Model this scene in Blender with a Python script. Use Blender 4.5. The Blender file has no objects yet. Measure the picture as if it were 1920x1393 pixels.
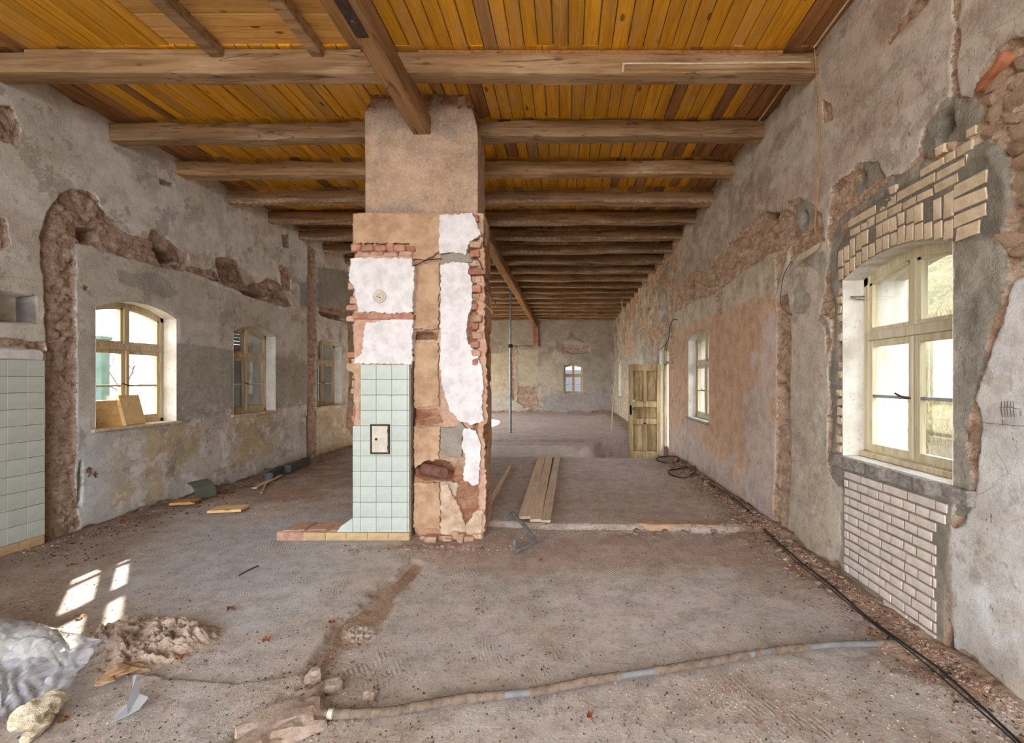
import bpy, bmesh, math, random
import numpy as np
from mathutils import Vector, Matrix, noise as mnoise
random.seed(11); rng = np.random.RandomState(11)
S = bpy.context.scene
COL = S.collection

# ------------------------------------------------------------------ camera, sky, sun, exposure
F, CX, CY, EYE = 853.33, 1062.0, 712.0, 1.58      # focal length and vanishing point in pixels, eye height in m
cam_d = bpy.data.cameras.new('camera'); cam = bpy.data.objects.new('camera', cam_d); COL.objects.link(cam)
cam.location = (0, 0, EYE); cam.rotation_euler = (math.pi/2, 0, 0)
cam_d.sensor_width = 36; cam_d.lens = 16.0
cam_d.shift_x = -(CX-960)/1920; cam_d.shift_y = (CY-696.5)/1920
cam_d.clip_start = .05; cam_d.clip_end = 300
S.camera = cam

W = bpy.data.worlds.new('sky'); S.world = W; W.use_nodes = True
bg = W.node_tree.nodes['Background']
bg.inputs[0].default_value = (.93, .94, 1.0, 1); bg.inputs[1].default_value = 4.6

sd_ = bpy.data.lights.new('sun', 'SUN'); sd_.energy = 13; sd_.angle = .012; sd_.color = (1, .93, .82)
sun = bpy.data.objects.new('sun', sd_); COL.objects.link(sun)
sun.rotation_euler = Vector((1, -1.115, -1.0)).to_track_quat('-Z', 'Y').to_euler()
sun.location = (-20, 20, 20)

S.view_settings.view_transform = 'Standard'; S.view_settings.look = 'None'
S.view_settings.exposure = 1.52; S.view_settings.gamma = 1; S.view_settings.use_curve_mapping = False
S.cycles.max_bounces = 8; S.cycles.diffuse_bounces = 5; S.cycles.glossy_bounces = 3
S.cycles.transparent_max_bounces = 16; S.cycles.transmission_bounces = 4
S.cycles.caustics_reflective = False; S.cycles.caustics_refractive = False
S.cycles.use_denoising = True; S.cycles.sample_clamp_indirect = 12
S.cycles.use_adaptive_sampling = True; S.cycles.adaptive_threshold = .04; S.cycles.adaptive_min_samples = 16

# ------------------------------------------------------------------ plan of the place (metres)
XR, XL, YB, YF = 2.2, -5.1, 21.2, -4.0          # inner faces of the right, left, far and near walls
TH = .5                                          # wall thickness
ZC = 4.48                                        # underside of the ceiling boards
def lin(r, g, b):
    f = lambda c: (c/255/12.92) if c <= 10 else ((c/255+.055)/1.055)**2.4
    return (f(r), f(g), f(b))
def onX(px, py, X):                              # photo pixel -> (Y, Z) on a wall plane
    Y = F*X/(px-CX); return (Y, EYE+(CY-py)*Y/F)
def onY(px, py, Y): return ((px-CX)*Y/F, EYE+(CY-py)*Y/F)
def onF(px, py, z=0):
    Y = F*(EYE-z)/(py-CY); return ((px-CX)*Y/F, Y)

# ------------------------------------------------------------------ numpy noise
_T = rng.rand(16, 256, 256)
def vn(x, y, s=0):
    xi = np.floor(x).astype(int); yi = np.floor(y).astype(int); fx = x-xi; fy = y-yi
    fx = fx*fx*(3-2*fx); fy = fy*fy*(3-2*fy); t = _T[s % 16]
    a = t[xi & 255, yi & 255]; b = t[(xi+1) & 255, yi & 255]; c = t[xi & 255, (yi+1) & 255]; d = t[(xi+1) & 255, (yi+1) & 255]
    return (a*(1-fx)+b*fx)*(1-fy)+(c*(1-fx)+d*fx)*fy
def fbm(x, y, o=4, s=0, g=.5):
    r = 0; a = 1; n = 0
    for i in range(o):
        r = r+a*(vn(x+i*17.3, y-i*9.1, s+i)*2-1); n += a; a *= g; x = x*2.03; y = y*2.03
    return r/n
def cell(x, y, s=0):
    xi = np.floor(x).astype(int); yi = np.floor(y).astype(int)
    f1 = np.full(x.shape, 9.); f2 = f1.copy(); idn = np.zeros(x.shape)
    for dx in (-1, 0, 1):
        for dy in (-1, 0, 1):
            cx = xi+dx; cy = yi+dy
            px = cx+_T[s % 16][cx & 255, cy & 255]; py = cy+_T[(s+1) % 16][cx & 255, cy & 255]
            d = np.hypot(px-x, py-y); iv = _T[(s+2) % 16][cx & 255, cy & 255]
            nf = d < f1; f2 = np.where(nf, f1, np.minimum(f2, d)); idn = np.where(nf, iv, idn); f1 = np.where(nf, d, f1)
    return f1, f2-f1, idn
def sdp(U, V, poly):                             # signed distance to a polygon, positive inside, only worked out nearby
    P = np.array(poly, float); out = np.full(U.shape, -1.)
    lo = P.min(0)-.35; hi = P.max(0)+.35
    m = (U > lo[0]) & (U < hi[0]) & (V > lo[1]) & (V < hi[1])
    if not m.any(): return out
    u = U[m]; v = V[m]; d = np.full(u.shape, 9.); ins = np.zeros(u.shape, bool)
    for i in range(len(P)):
        ax, ay = P[i]; bx, by = P[(i+1) % len(P)]
        ex, ey = bx-ax, by-ay; L = ex*ex+ey*ey+1e-12
        t = np.clip(((u-ax)*ex+(v-ay)*ey)/L, 0, 1)
        d = np.minimum(d, np.hypot(u-ax-t*ex, v-ay-t*ey))
        c = ((ay > v) != (by > v)) & (u < (bx-ax)*(v-ay)/(by-ay+1e-12)+ax); ins ^= c
    out[m] = np.where(ins, d, -d); return out
def union(U, V, polys):
    r = np.full(U.shape, -1.)
    for p in polys: r = np.maximum(r, sdp(U, V, p))
    return r
def sm(x, a, b):
    t = np.clip((x-a)/(b-a), 0, 1); return t*t*(3-2*t)
def mixc(C, c, m): 
    m = m[..., None]; return C*(1-m)+np.array(c)*m

# ------------------------------------------------------------------ objects
def tag(o, label=None, cat=None, group=None, kind=None):
    if label: o['label'] = label
    if cat: o['category'] = cat
    if group: o['group'] = group
    if kind: o['kind'] = kind
    return o
def empty(name, loc=(0, 0, 0), rz=0, **k):
    o = bpy.data.objects.new(name, None); COL.objects.link(o); o.location = loc; o.rotation_euler = (0, 0, rz)
    o.empty_display_size = .1
    return tag(o, **k)
def link(name, me, mat=None, parent=None, loc=None, **k):
    o = bpy.data.objects.new(name, me); COL.objects.link(o)
    if mat and not me.materials: me.materials.append(mat)
    if parent: o.parent = parent
    if loc is not None: o.location = loc
    return tag(o, **k)
class MB:
    """collects solids and links them as one mesh"""
    def __init__(s): s.v = []; s.f = []; s.sm = False
    def add(s, vs, fs):
        b = len(s.v); s.v += [tuple(v) for v in vs]; s.f += [tuple(i+b for i in f) for f in fs]; return s
    def box(s, x0, x1, y0, y1, z0, z1, j=0):
        r = lambda: random.uniform(-j, j) if j else 0
        vs = [(x+r(), y+r(), z+r()) for x in (x0, x1) for y in (y0, y1) for z in (z0, z1)]
        return s.add(vs, [(0, 1, 3, 2), (4, 6, 7, 5), (0, 4, 5, 1), (2, 3, 7, 6), (0, 2, 6, 4), (1, 5, 7, 3)])
    def obox(s, c, size, rot=(0, 0, 0), j=0):
        M = Matrix.Translation(c) @ __import__('mathutils').Euler(rot).to_matrix().to_4x4()
        r = lambda: random.uniform(-j, j) if j else 0
        vs = [M @ Vector((x*size[0]/2+r(), y*size[1]/2+r(), z*size[2]/2+r())) for x in (-1, 1) for y in (-1, 1) for z in (-1, 1)]
        return s.add(vs, [(0, 1, 3, 2), (4, 6, 7, 5), (0, 4, 5, 1), (2, 3, 7, 6), (0, 2, 6, 4), (1, 5, 7, 3)])
    def tube(s, pts, r, n=8, cap=True, rf=None):
        pts = [Vector(p) for p in pts]; b = len(s.v); up = Vector((0, 0, 1)); rings = []
        T0 = (pts[1]-pts[0]).normalized(); N = T0.cross(up)
        if N.length < .1: N = T0.cross(Vector((1, 0, 0)))
        N.normalize()
        for i, p in enumerate(pts):
            t = (pts[min(i+1, len(pts)-1)]-pts[max(i-1, 0)]).normalized()
            N = (N-t*N.dot(t)).normalized(); B = t.cross(N)
            rr = rf(i/(len(pts)-1)) if rf else (r[i] if isinstance(r, (list, tuple)) else r)
            rings.append([p+(N*math.cos(2*math.pi*k/n)+B*math.sin(2*math.pi*k/n))*rr for k in range(n)])
        vs = [v for R in rings for v in R]; fs = []
        for i in range(len(pts)-1):
            for k in range(n): fs.append((i*n+k, i*n+(k+1) % n, (i+1)*n+(k+1) % n, (i+1)*n+k))
        if cap: fs += [tuple(range(n-1, -1, -1)), tuple((len(pts)-1)*n+k for k in range(n))]
        s.sm = True
        return s.add(vs, fs)
    def prism(s, poly, h0, h1, axis='y'):
        n = len(poly)
        a = sum(poly[i][0]*poly[(i+1) % n][1]-poly[(i+1) % n][0]*poly[i][1] for i in range(n))
        if a < 0: poly = poly[::-1]
        g = {'y': lambda u, v, h: (u, h, v), 'x': lambda u, v, h: (h, u, v), 'z': lambda u, v, h: (u, v, h)}[axis]
        vs = [g(u, v, h0) for u, v in poly]+[g(u, v, h1) for u, v in poly]
        return s.add(vs, [tuple(range(n-1, -1, -1)), tuple(range(n, 2*n))]+[(i, (i+1) % n, n+(i+1) % n, n+i) for i in range(n)])
    def mesh(s, name, bevel=0, seg=1, sub=0):
        me = bpy.data.meshes.new(name); me.from_pydata(s.v, [], s.f)
        bm = bmesh.new(); bm.from_mesh(me)
        bmesh.ops.recalc_face_normals(bm, faces=bm.faces)
        if bevel:
            es = [e for e in bm.edges if len(e.link_faces) == 2 and e.calc_face_angle(0) > .6]
            bmesh.ops.bevel(bm, geom=es, offset=bevel, segments=seg, affect='EDGES', clamp_overlap=True)
        if s.sm:
            for f in bm.faces: f.smooth = True
            for e in bm.edges:
                if len(e.link_faces) == 2 and e.calc_face_angle(0) > .9: e.smooth = False
        bm.to_mesh(me); bm.free(); return me
    def build(s, name, mat, parent=None, bevel=0, loc=None, seg=1, **k):
        return link(name, s.mesh(name, bevel, seg), mat, parent, loc, **k)
def lathe(mb, prof, n=20, axis='z', c=(0, 0, 0)):
    vs = []; fs = []
    for r, h in prof:
        for k in range(n):
            a = 2*math.pi*k/n; x, y = r*math.cos(a), r*math.sin(a)
            p = (x, y, h) if axis == 'z' else (x, h, y)
            vs.append((p[0]+c[0], p[1]+c[1], p[2]+c[2]))
    for i in range(len(prof)-1):
        for k in range(n): fs.append((i*n+k, i*n+(k+1) % n, (i+1)*n+(k+1) % n, (i+1)*n+k))
    fs += [tuple(range(n)), tuple((len(prof)-1)*n+k for k in range(n-1, -1, -1))]
    mb.sm = True; mb.add(vs, fs); return mb
def jag(poly, step=.03, amp=.006, seed=0, closed=True):      # break straight outlines the way old plaster breaks
    r = random.Random(seed); out = []
    n = len(poly)
    for i in range(n):
        a = Vector(poly[i]); b = Vector(poly[(i+1) % n]); L = (b-a).length; k = max(1, int(L/step)); nn = Vector((-(b-a).y, (b-a).x))/max(L, 1e-6)
        for j in range(k):
            p = a.lerp(b, j/k); q = amp*(.4 if j == 0 else 1)
            out.append(tuple(p+nn*r.uniform(-q, q)))
    return out

# ------------------------------------------------------------------ materials
def nodes(name, rough=.9):
    m = bpy.data.materials.new(name); m.use_nodes = True; nt = m.node_tree
    b = nt.nodes['Principled BSDF']; b.inputs['Roughness'].default_value = rough
    b.inputs['Specular IOR Level'].default_value = .25
    return m, nt, b
class G:
    def __init__(s, nt): s.nt = nt
    def n(s, t, **k):
        x = s.nt.nodes.new(t)
        for a, v in k.items(): setattr(x, a, v)
        return x
    def l(s, a, b): s.nt.links.new(a, b)
    def val(s, inp, v):
        if hasattr(v, 'is_output') or isinstance(v, bpy.types.NodeSocket): s.l(v, inp)
        else: inp.default_value = v
    def noise(s, vec, scale, detail=4, rough=.6, dist=0, col=False):
        x = s.n('ShaderNodeTexNoise'); s.l(vec, x.inputs['Vector']); x.inputs['Scale'].default_value = scale
        x.inputs['Detail'].default_value = detail; x.inputs['Roughness'].default_value = rough; x.inputs['Distortion'].default_value = dist
        return x.outputs['Color' if col else 'Fac']
    def vor(s, vec, scale, feature='F1', out='Distance', rnd=1):
        x = s.n('ShaderNodeTexVoronoi', feature=feature); s.l(vec, x.inputs['Vector']); x.inputs['Scale'].default_value = scale
        x.inputs['Randomness'].default_value = rnd
        return x.outputs[out]
    def math(s, op, a, b=0, clamp=False):
        x = s.n('ShaderNodeMath', operation=op, use_clamp=clamp); s.val(x.inputs[0], a); s.val(x.inputs[1], b); return x.outputs[0]
    def ramp(s, f, a, b, c=0, d=1):
        x = s.n('ShaderNodeMapRange', interpolation_type='SMOOTHSTEP'); s.val(x.inputs[0], f)
        for i, v in enumerate((a, b, c, d)): x.inputs[i+1].default_value = v
        return x.outputs[0]
    def mix(s, f, a, b, mode='MIX'):
        x = s.n('ShaderNodeMix', data_type='RGBA', blend_type=mode); s.val(x.inputs[0], f)
        for i, v in ((6, a), (7, b)):
            if isinstance(v, (tuple, list)): x.inputs[i].default_value = (*v[:3], 1)
            else: s.l(v, x.inputs[i])
        return x.outputs[2]
    def attr(s, name, out='Fac'):
        x = s.n('ShaderNodeAttribute', attribute_name=name); return x.outputs[out]
    def obj(s): return s.n('ShaderNodeTexCoord').outputs['Object']
    def geo(s): return s.n('ShaderNodeNewGeometry').outputs['Position']
    def rand(s): return s.n('ShaderNodeObjectInfo').outputs['Random']
    def scale(s, vec, sc, off=None):
        x = s.n('ShaderNodeMapping'); s.l(vec, x.inputs[0]); x.inputs['Scale'].default_value = sc
        if off is not None: s.l(off, x.inputs['Location'])
        return x.outputs[0]
    def bump(s, h, strength, dist, b):
        x = s.n('ShaderNodeBump'); s.val(x.inputs['Height'], h); x.inputs['Strength'].default_value = strength; x.inputs['Distance'].default_value = dist
        s.l(x.outputs[0], b.inputs['Normal'])

def surf_mat(name, bare=((150, 100, 78), (192, 160, 135), (105, 78, 64)), cem=(112, 108, 98), pits=1., grime=(120, 100, 80), speck=0):
    """weathered wall: plaster colour from the mesh, broken away to masonry or patched in cement where the mesh says so"""
    m, nt, b = nodes(name, .93); g = G(nt); P = g.geo()
    col = g.attr('col', 'Color')
    big = g.noise(P, 1.1, 5, .62); mid = g.noise(P, 6, 6, .68); fine = g.noise(P, 45, 5, .7); vf = g.noise(P, 160, 3, .7)
    # plaster
    c = g.mix(g.ramp(mid, .38, .66, 0, .5), col, g.mix(.75, col, lin(*grime), 'MULTIPLY'))
    c = g.mix(g.ramp(big, .45, .68, 0, .35), c, g.mix(1, c, lin(205, 190, 170), 'MULTIPLY'))
    c = g.mix(g.ramp(fine, .3, .75, .0, .28), c, (.75, .73, .7))
    c = g.mix(g.ramp(vf, .38, .3, 0, .6), c, g.mix(1, c, (.35, .3, .26), 'MULTIPLY'))
    st = g.noise(g.scale(P, (14, 14, 4)), 1.2, 4, .7)
    pit = g.math('MULTIPLY', g.ramp(g.noise(g.scale(P, (9, 9, 5)), 2.2, 5, .75), .67, .71, 0, 1), g.ramp(mid, .42, .55, 0, 1))
    c = g.mix(g.math('MULTIPLY', pit, .75*pits), c, g.mix(1, c, (.28, .22, .18), 'MULTIPLY'))
    nick = g.math('MULTIPLY', g.ramp(g.noise(g.scale(P, (30, 30, 13)), 1.6, 3, .6), .66, .70), g.ramp(g.noise(P, 2.6, 4, .7), .45, .6))
    c = g.mix(g.math('MULTIPLY', nick, .7*pits), c, g.mix(1, c, (.3, .24, .2), 'MULTIPLY'))
    c = g.mix(g.ramp(g.noise(P, 15, 6, .78), .54, .64, 0, .35), c, g.mix(1, c, (.66, .58, .5), 'MULTIPLY'))
    crack = g.ramp(g.vor(g.mix(.12, P, g.noise(P, 3, 3, .6, col=True)), 1.7, 'DISTANCE_TO_EDGE'), .0, .004, 1, 0)
    c = g.mix(g.math('MULTIPLY', crack, g.ramp(big, .5, .6, 0, .6*pits)), c, (.06, .05, .04))
    # bare masonry
    bn = g.noise(g.scale(P, (1, 1, 2.2)), 4.5, 6, .65, .4); bn2 = g.noise(P, 19, 6, .72)
    d = g.mix(g.ramp(bn, .36, .62), lin(*bare[0]), lin(*bare[1]))
    d = g.mix(g.ramp(bn2, .52, .68, 0, .8), d, lin(*bare[2]))
    d = g.mix(g.ramp(fine, .55, .75, 0, .5), d, lin(215, 190, 165))
    # cement
    e = g.mix(g.ramp(mid, .3, .75), lin(*cem), lin(*[int(v*1.28) for v in cem]))
    e = g.mix(g.ramp(fine, .35, .3, 0, .6), e, (.05, .045, .04))
    if speck:
        s1 = g.noise(P, 70, 4, .75); s2 = g.noise(P, 24, 5, .8)
        c = g.mix(g.math('MULTIPLY', g.ramp(s2, .58, .66), .55*speck), c, g.mix(1, c, (.5, .42, .36), 'MULTIPLY'))
        c = g.mix(g.math('MULTIPLY', g.ramp(s1, .62, .68), .6*speck), c, lin(205, 194, 180)); c = g.mix(g.math('MULTIPLY', g.ramp(s1, .36, .31), .7*speck), c, (.07, .05, .04))
    w = g.math('MULTIPLY', g.math('SUBTRACT', g.noise(P, 38, 4, .7), .5), .035)
    mb = g.ramp(g.math('ADD', g.attr('bare'), w), -.0015, .0015)
    mc = g.ramp(g.math('ADD', g.attr('cem'), w), -.002, .002)
    c = g.mix(mb, c, d); c = g.mix(mc, c, e)
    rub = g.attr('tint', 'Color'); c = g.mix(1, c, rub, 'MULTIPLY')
    g.l(c, b.inputs['Base Color'])
    comb = None
    if speck:
        z = g.n('ShaderNodeSeparateXYZ'); g.l(P, z.inputs[0])
        t = g.math('ADD', g.math('ADD', g.math('MULTIPLY', z.outputs[0], 1.0), g.math('MULTIPLY', z.outputs[1], .38)), g.math('MULTIPLY', g.noise(P, .7, 1, .4), .7))
        t = g.math('ADD', t, g.math('MULTIPLY', g.noise(P, 9, 3, .6), .018))
        comb = g.math('POWER', g.math('ABSOLUTE', g.math('SINE', g.math('MULTIPLY', t, 118.0))), 3.0)
        comb = g.math('MULTIPLY', comb, g.math('MULTIPLY', g.ramp(g.noise(P, 1.5, 4, .65), .52, .62), g.ramp(g.noise(g.scale(P, (2.5, 1, 1)), 7, 4, .7), .44, .60)))
        c = g.mix(g.math('MULTIPLY', comb, .28), c, lin(214, 204, 194)); g.l(c, b.inputs['Base Color'])
    h = g.math('ADD', g.math('MULTIPLY', fine, g.math('ADD', g.math('MULTIPLY', mb, 1.6), .5)), g.math('ADD', g.math('MULTIPLY', mid, .8), g.math('MULTIPLY', vf, .25)))
    h = g.math('ADD', h, g.math('MULTIPLY', g.math('MULTIPLY', bn2, mb), 2.2))
    h = g.math('SUBTRACT', h, g.math('MULTIPLY', mb, 1.2)); h = g.math('SUBTRACT', h, g.math('MULTIPLY', pit, .5))
    if comb: h = g.math('ADD', h, g.math('MULTIPLY', comb, .45))
    h = g.math('SUBTRACT', h, g.math('MULTIPLY', nick, .5)); g.bump(h, .85, .016, b)
    return m
def plain(name, c, c2=None, rough=.85, sc=12, bump=.3, bd=.004, spots=0, metal=0, rnd=.0, geo=False):
    m, nt, b = nodes(name, rough); g = G(nt); P = g.geo() if geo else g.obj()
    c2 = c2 or tuple(int(v*.72) for v in c)
    n1 = g.noise(P, sc, 5, .65); n2 = g.noise(P, sc*7, 4, .7)
    k = g.mix(g.ramp(n1, .35, .7), lin(*c), lin(*c2))
    if spots: k = g.mix(g.math('MULTIPLY', g.ramp(n2, .60, .68), spots), k, lin(*[int(v*.45) for v in c]))
    if rnd:
        r = g.rand(); k = g.mix(1, k, g.mix(r, (1-rnd,)*3, (1.0,)*3), 'MULTIPLY')
    g.l(k, b.inputs['Base Color']); b.inputs['Metallic'].default_value = metal
    if bump: g.bump(g.math('ADD', g.math('MULTIPLY', n2, .5), n1), bump, bd, b)
    return m
def wood(name, cols, axis=1, rough=.75, sc=1., knots=.8, rnd=.45, grey=None, resid=False, bump=.35):
    """long-grained wood, grain along the given local axis; each piece draws its own tone"""
    m, nt, b = nodes(name, rough); g = G(nt); O = g.obj(); r = g.rand()
    off = g.n('ShaderNodeCombineXYZ')
    for i in range(3): g.l(g.math('MULTIPLY', r, (37.0, 91.0, 53.0)[i]), off.inputs[i])
    s3 = [14*sc]*3; s3[axis] = .9*sc
    V = g.scale(O, tuple(s3), off.outputs[0]); V2 = g.scale(O, tuple(3.2 if i != axis else 1.1 for i in range(3)), off.outputs[0])
    n1 = g.noise(V, 1.6, 6, .62, .6); n2 = g.noise(V2, 1.0, 4, .6); n3 = g.noise(V, 6, 4, .7)
    c = g.mix(g.ramp(n1, .35, .66), lin(*cols[0]), lin(*cols[1]))
    c = g.mix(g.ramp(n2, .48, .72, 0, .75), c, lin(*cols[2]))
    c = g.mix(g.ramp(n3, .5, .72, 0, .45), c, g.mix(1, c, (.55, .45, .36), 'MULTIPLY'))
    if grey: c = g.mix(g.ramp(r, .88, .93, 0, .7), c, g.mix(g.ramp(n1, .3, .7), lin(*grey), lin(*[int(v*.75) for v in grey])))
    if knots:
        s4 = [5.5]*3; s4[axis] = 2.4
        kv = g.vor(g.scale(O, tuple(s4), off.outputs[0]), 1.0); c = g.mix(g.ramp(kv, .13, .07, 0, knots), c, lin(88, 52, 28))
    c = g.mix(1, c, g.mix(g.math('FRACT', g.math('MULTIPLY', r, 7.31)), (1-rnd,)*3, (1.06, 1.03, 1.0)), 'MULTIPLY')
    ck = g.noise(V, .8, 3, .5, 1.2); c = g.mix(g.math('MULTIPLY', g.ramp(g.math('ABSOLUTE', g.math('SUBTRACT', ck, .5)), .0, .012, 1, 0), .7 if bump > .5 else .2), c, (.06, .04, .025))
    if resid:
        z = g.n('ShaderNodeSeparateXYZ'); g.l(O, z.inputs[0])
        q = g.math('MULTIPLY', g.ramp(z.outputs[2], -.035, -.065), g.ramp(g.noise(g.scale(O, (1.2, 5, 5)), 1.7, 5, .7), .42, .55))
        wv = g.n('ShaderNodeTexWave', wave_type='BANDS', bands_direction='DIAGONAL'); g.l(O, wv.inputs[0]); wv.inputs['Scale'].default_value = 6; wv.inputs['Distortion'].default_value = 3
        q = g.math('MULTIPLY', q, g.ramp(wv.outputs['Fac'], .12, .3, .15, .5)); c = g.mix(q, c, lin(188, 172, 146))
    g.l(c, b.inputs['Base Color'])
    g.bump(g.math('ADD', n1, g.math('MULTIPLY', n3, .6)), bump, .008, b)
    return m
M = {}
M['wallR'] = surf_mat('weathered_plaster_right', ((178, 142, 114), (214, 190, 164), (130, 104, 84)), (142, 136, 124))
M['wallL'] = surf_mat('weathered_plaster_left', ((176, 146, 126), (200, 178, 158), (128, 102, 88)), (140, 136, 130), grime=(170, 162, 150))
M['pillar'] = surf_mat('weathered_pillar', ((166, 112, 84), (196, 156, 124), (122, 78, 60)), (118, 112, 104), pits=.5, grime=(150, 128, 104))
M['floor'] = surf_mat('dusty_concrete', ((158, 128, 106), (178, 152, 130), (128, 100, 80)), (150, 146, 140), pits=.7, grime=(135, 115, 98), speck=1)
M['board'] = wood('yellow_varnished_boards', ((230, 172, 48), (206, 144, 34), (208, 160, 96)), 1, .6, rnd=.2, grey=(160, 132, 104))
M['board_brown'] = wood('brown_boards', ((178, 128, 80), (146, 100, 62), (160, 124, 92)), 1, .8, rnd=.3)
M['board_cross'] = wood('raw_cross_boards', ((222, 176, 104), (200, 150, 80), (206, 172, 128)), 0, .75, rnd=.25)
M['beam'] = wood('old_beam', ((172, 142, 106), (138, 108, 78), (192, 168, 136)), 0, .85, sc=.6, knots=.6, rnd=.2, bump=.7)
M['beam_far'] = wood('old_beam_with_plaster_traces', ((154, 122, 92), (118, 90, 66), (172, 144, 114)), 0, .85, sc=.6, knots=.5, rnd=.25, resid=True, bump=.7)
M['girder'] = wood('old_girder', ((168, 130, 90), (134, 98, 66), (150, 122, 92)), 1, .85, sc=.6, knots=.6, rnd=.05, bump=.7)
M['plank'] = wood('dusty_plank', ((216, 196, 170), (198, 172, 144), (220, 204, 182)), 1, .85, sc=.7, knots=.3, rnd=.12)
M['pine'] = wood('fresh_pine', ((238, 210, 156), (224, 188, 128), (228, 200, 150)), 0, .6, sc=.8, knots=.5, rnd=.15)
M['frame'] = wood('cream_window_paint', ((208, 200, 172), (190, 180, 148), (216, 210, 190)), 2, .6, sc=.6, knots=0, rnd=.04, bump=.15)
M['frame_white'] = wood('old_white_window_paint', ((206, 194, 168), (178, 160, 130), (196, 182, 152)), 2, .6, sc=.6, knots=0, rnd=.06, bump=.2)
M['white'] = plain('white_plaster', (222, 220, 220), (200, 196, 194), sc=9, spots=.35, bump=.45, bd=.006)
M['tan'] = plain('tan_plaster', (188, 158, 128), (160, 128, 100), sc=7, spots=.5, bump=.6, bd=.008)
M['crust'] = plain('pale_crumbling_render', (204, 186, 162), (168, 138, 112), sc=10, spots=.5, bump=.8, bd=.01)
M['cement'] = plain('grey_cement', (150, 142, 130), (128, 121, 110), sc=9, spots=.4, bump=.5)
M['cement_dark'] = plain('dark_joint', (92, 84, 76), (66, 58, 52), sc=20, spots=.5, bump=1, bd=.01)
M['rawconcrete'] = plain('sill_concrete', (164, 158, 150), (120, 114, 106), sc=30, spots=.8, bump=1, bd=.01)
M['redbrick'] = plain('red_brick', (176, 116, 94), (200, 156, 134), sc=16, spots=.5, bump=.9, bd=.01, rnd=.35)
M['palebrick'] = plain('dusty_brick', (208, 174, 150), (184, 140, 116), sc=16, spots=.4, bump=.9, bd=.01, rnd=.25)
M['whitebrick'] = plain('sand_lime_brick', (226, 214, 204), (204, 190, 178), sc=10, spots=.45, bump=.4, bd=.004, rnd=.12)
M['creambrick'] = plain('cream_brick', (214, 196, 166), (188, 168, 138), sc=14, spots=.5, bump=.5, bd=.005, rnd=.2)
M['tile'] = plain('glazed_pale_green_tile', (196, 204, 196), (184, 192, 182), rough=.22, sc=5, bump=.03, rnd=.07)
M['tile_w'] = plain('glazed_white_tile', (190, 199, 192), (178, 188, 178), rough=.22, sc=5, bump=.03, rnd=.07)
M['tile_base'] = plain('cream_base_tile', (198, 174, 136), (178, 148, 108), rough=.35, sc=8, spots=.4, bump=.1, rnd=.12)
M['grout'] = plain('dark_grout', (86, 80, 66), rough=.9)
M['stone'] = plain('rubble', (176, 152, 134), (146, 118, 100), sc=20, spots=.5, bump=.8, rnd=.4)
M['rubblestone'] = plain('wall_rubble', (222, 194, 164), (196, 156, 124), sc=14, spots=.7, bump=1, bd=.012, rnd=.3)
M['chip'] = plain('plaster_chips', (186, 172, 158), (150, 124, 106), sc=6, spots=.4, bump=.5, geo=True)
M['steel'] = plain('galvanised_steel', (150, 156, 158), (112, 112, 108), rough=.45, sc=14, metal=.6, bump=.2, spots=.3)
M['iron'] = plain('rusty_iron', (82, 62, 52), (52, 44, 40), rough=.8, sc=20, bump=.5)
M['screed'] = plain('screed_lump', (176, 160, 146), (144, 122, 104), sc=10, spots=.6, bump=.8, bd=.01)
M['darkchip'] = plain('dark_crumbs', (84, 66, 54), (52, 42, 36), sc=6, bump=.4, geo=True)
M['rust'] = plain('rusty_clay', (128, 92, 78), (98, 70, 60), rough=.85, sc=14, bump=.4)
M['black'] = plain('black_cable', (34, 34, 38), (48, 46, 46), rough=.6, sc=10, bump=0)
M['cablewhite'] = plain('pale_cable', (206, 196, 176), (176, 160, 132), rough=.6, sc=10, bump=0)
M['cabletan'] = plain('tan_cable', (176, 140, 92), (150, 116, 74), rough=.7, sc=10, bump=0)
M['shutter'] = plain('dark_shutter', (78, 92, 98), (62, 74, 80), rough=.7, sc=6, bump=.2)
M['green'] = plain('green_paint', (70, 92, 86), (58, 78, 72), rough=.7, sc=6, bump=.2)
M['slate'] = plain('slate_grey_board', (92, 98, 100), (78, 84, 88), rough=.8, sc=5, bump=.2, rnd=.15)
M['olive'] = plain('olive_panel', (98, 104, 90), (86, 92, 80), rough=.75, sc=5, bump=.1)
M['leaf'] = plain('dry_leaf', (150, 88, 44), (112, 62, 34), rough=.7, sc=30, bump=.3, rnd=.4)
M['wool'] = plain('yellow_wool', (222, 212, 188), (196, 180, 148), rough=1, sc=14, bump=1, bd=.02)
M['fibre'] = plain('grey_brown_insulation', (196, 178, 162), (156, 132, 112), rough=1, sc=16, bump=1, bd=.02, spots=.5)
M['card'] = plain('stained_card', (186, 160, 128), (150, 116, 84), rough=.85, sc=8, bump=.2)
M['sheet'] = plain('grey_sheet', (168, 172, 178), (150, 152, 156), rough=.6, sc=5, bump=.1)
M['metalwhite'] = plain('old_white_enamel', (206, 200, 186), (184, 172, 152), rough=.5, sc=9, spots=.4, bump=.2)
M['pipewrap'] = plain('jute_wrapped_pipe', (142, 124, 108), (106, 92, 80), rough=1, sc=24, bump=1, bd=.01, spots=.4)
M['pipegrey'] = plain('grey_conduit', (128, 128, 128), (104, 102, 100), rough=.7, sc=10, bump=.2)
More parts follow.
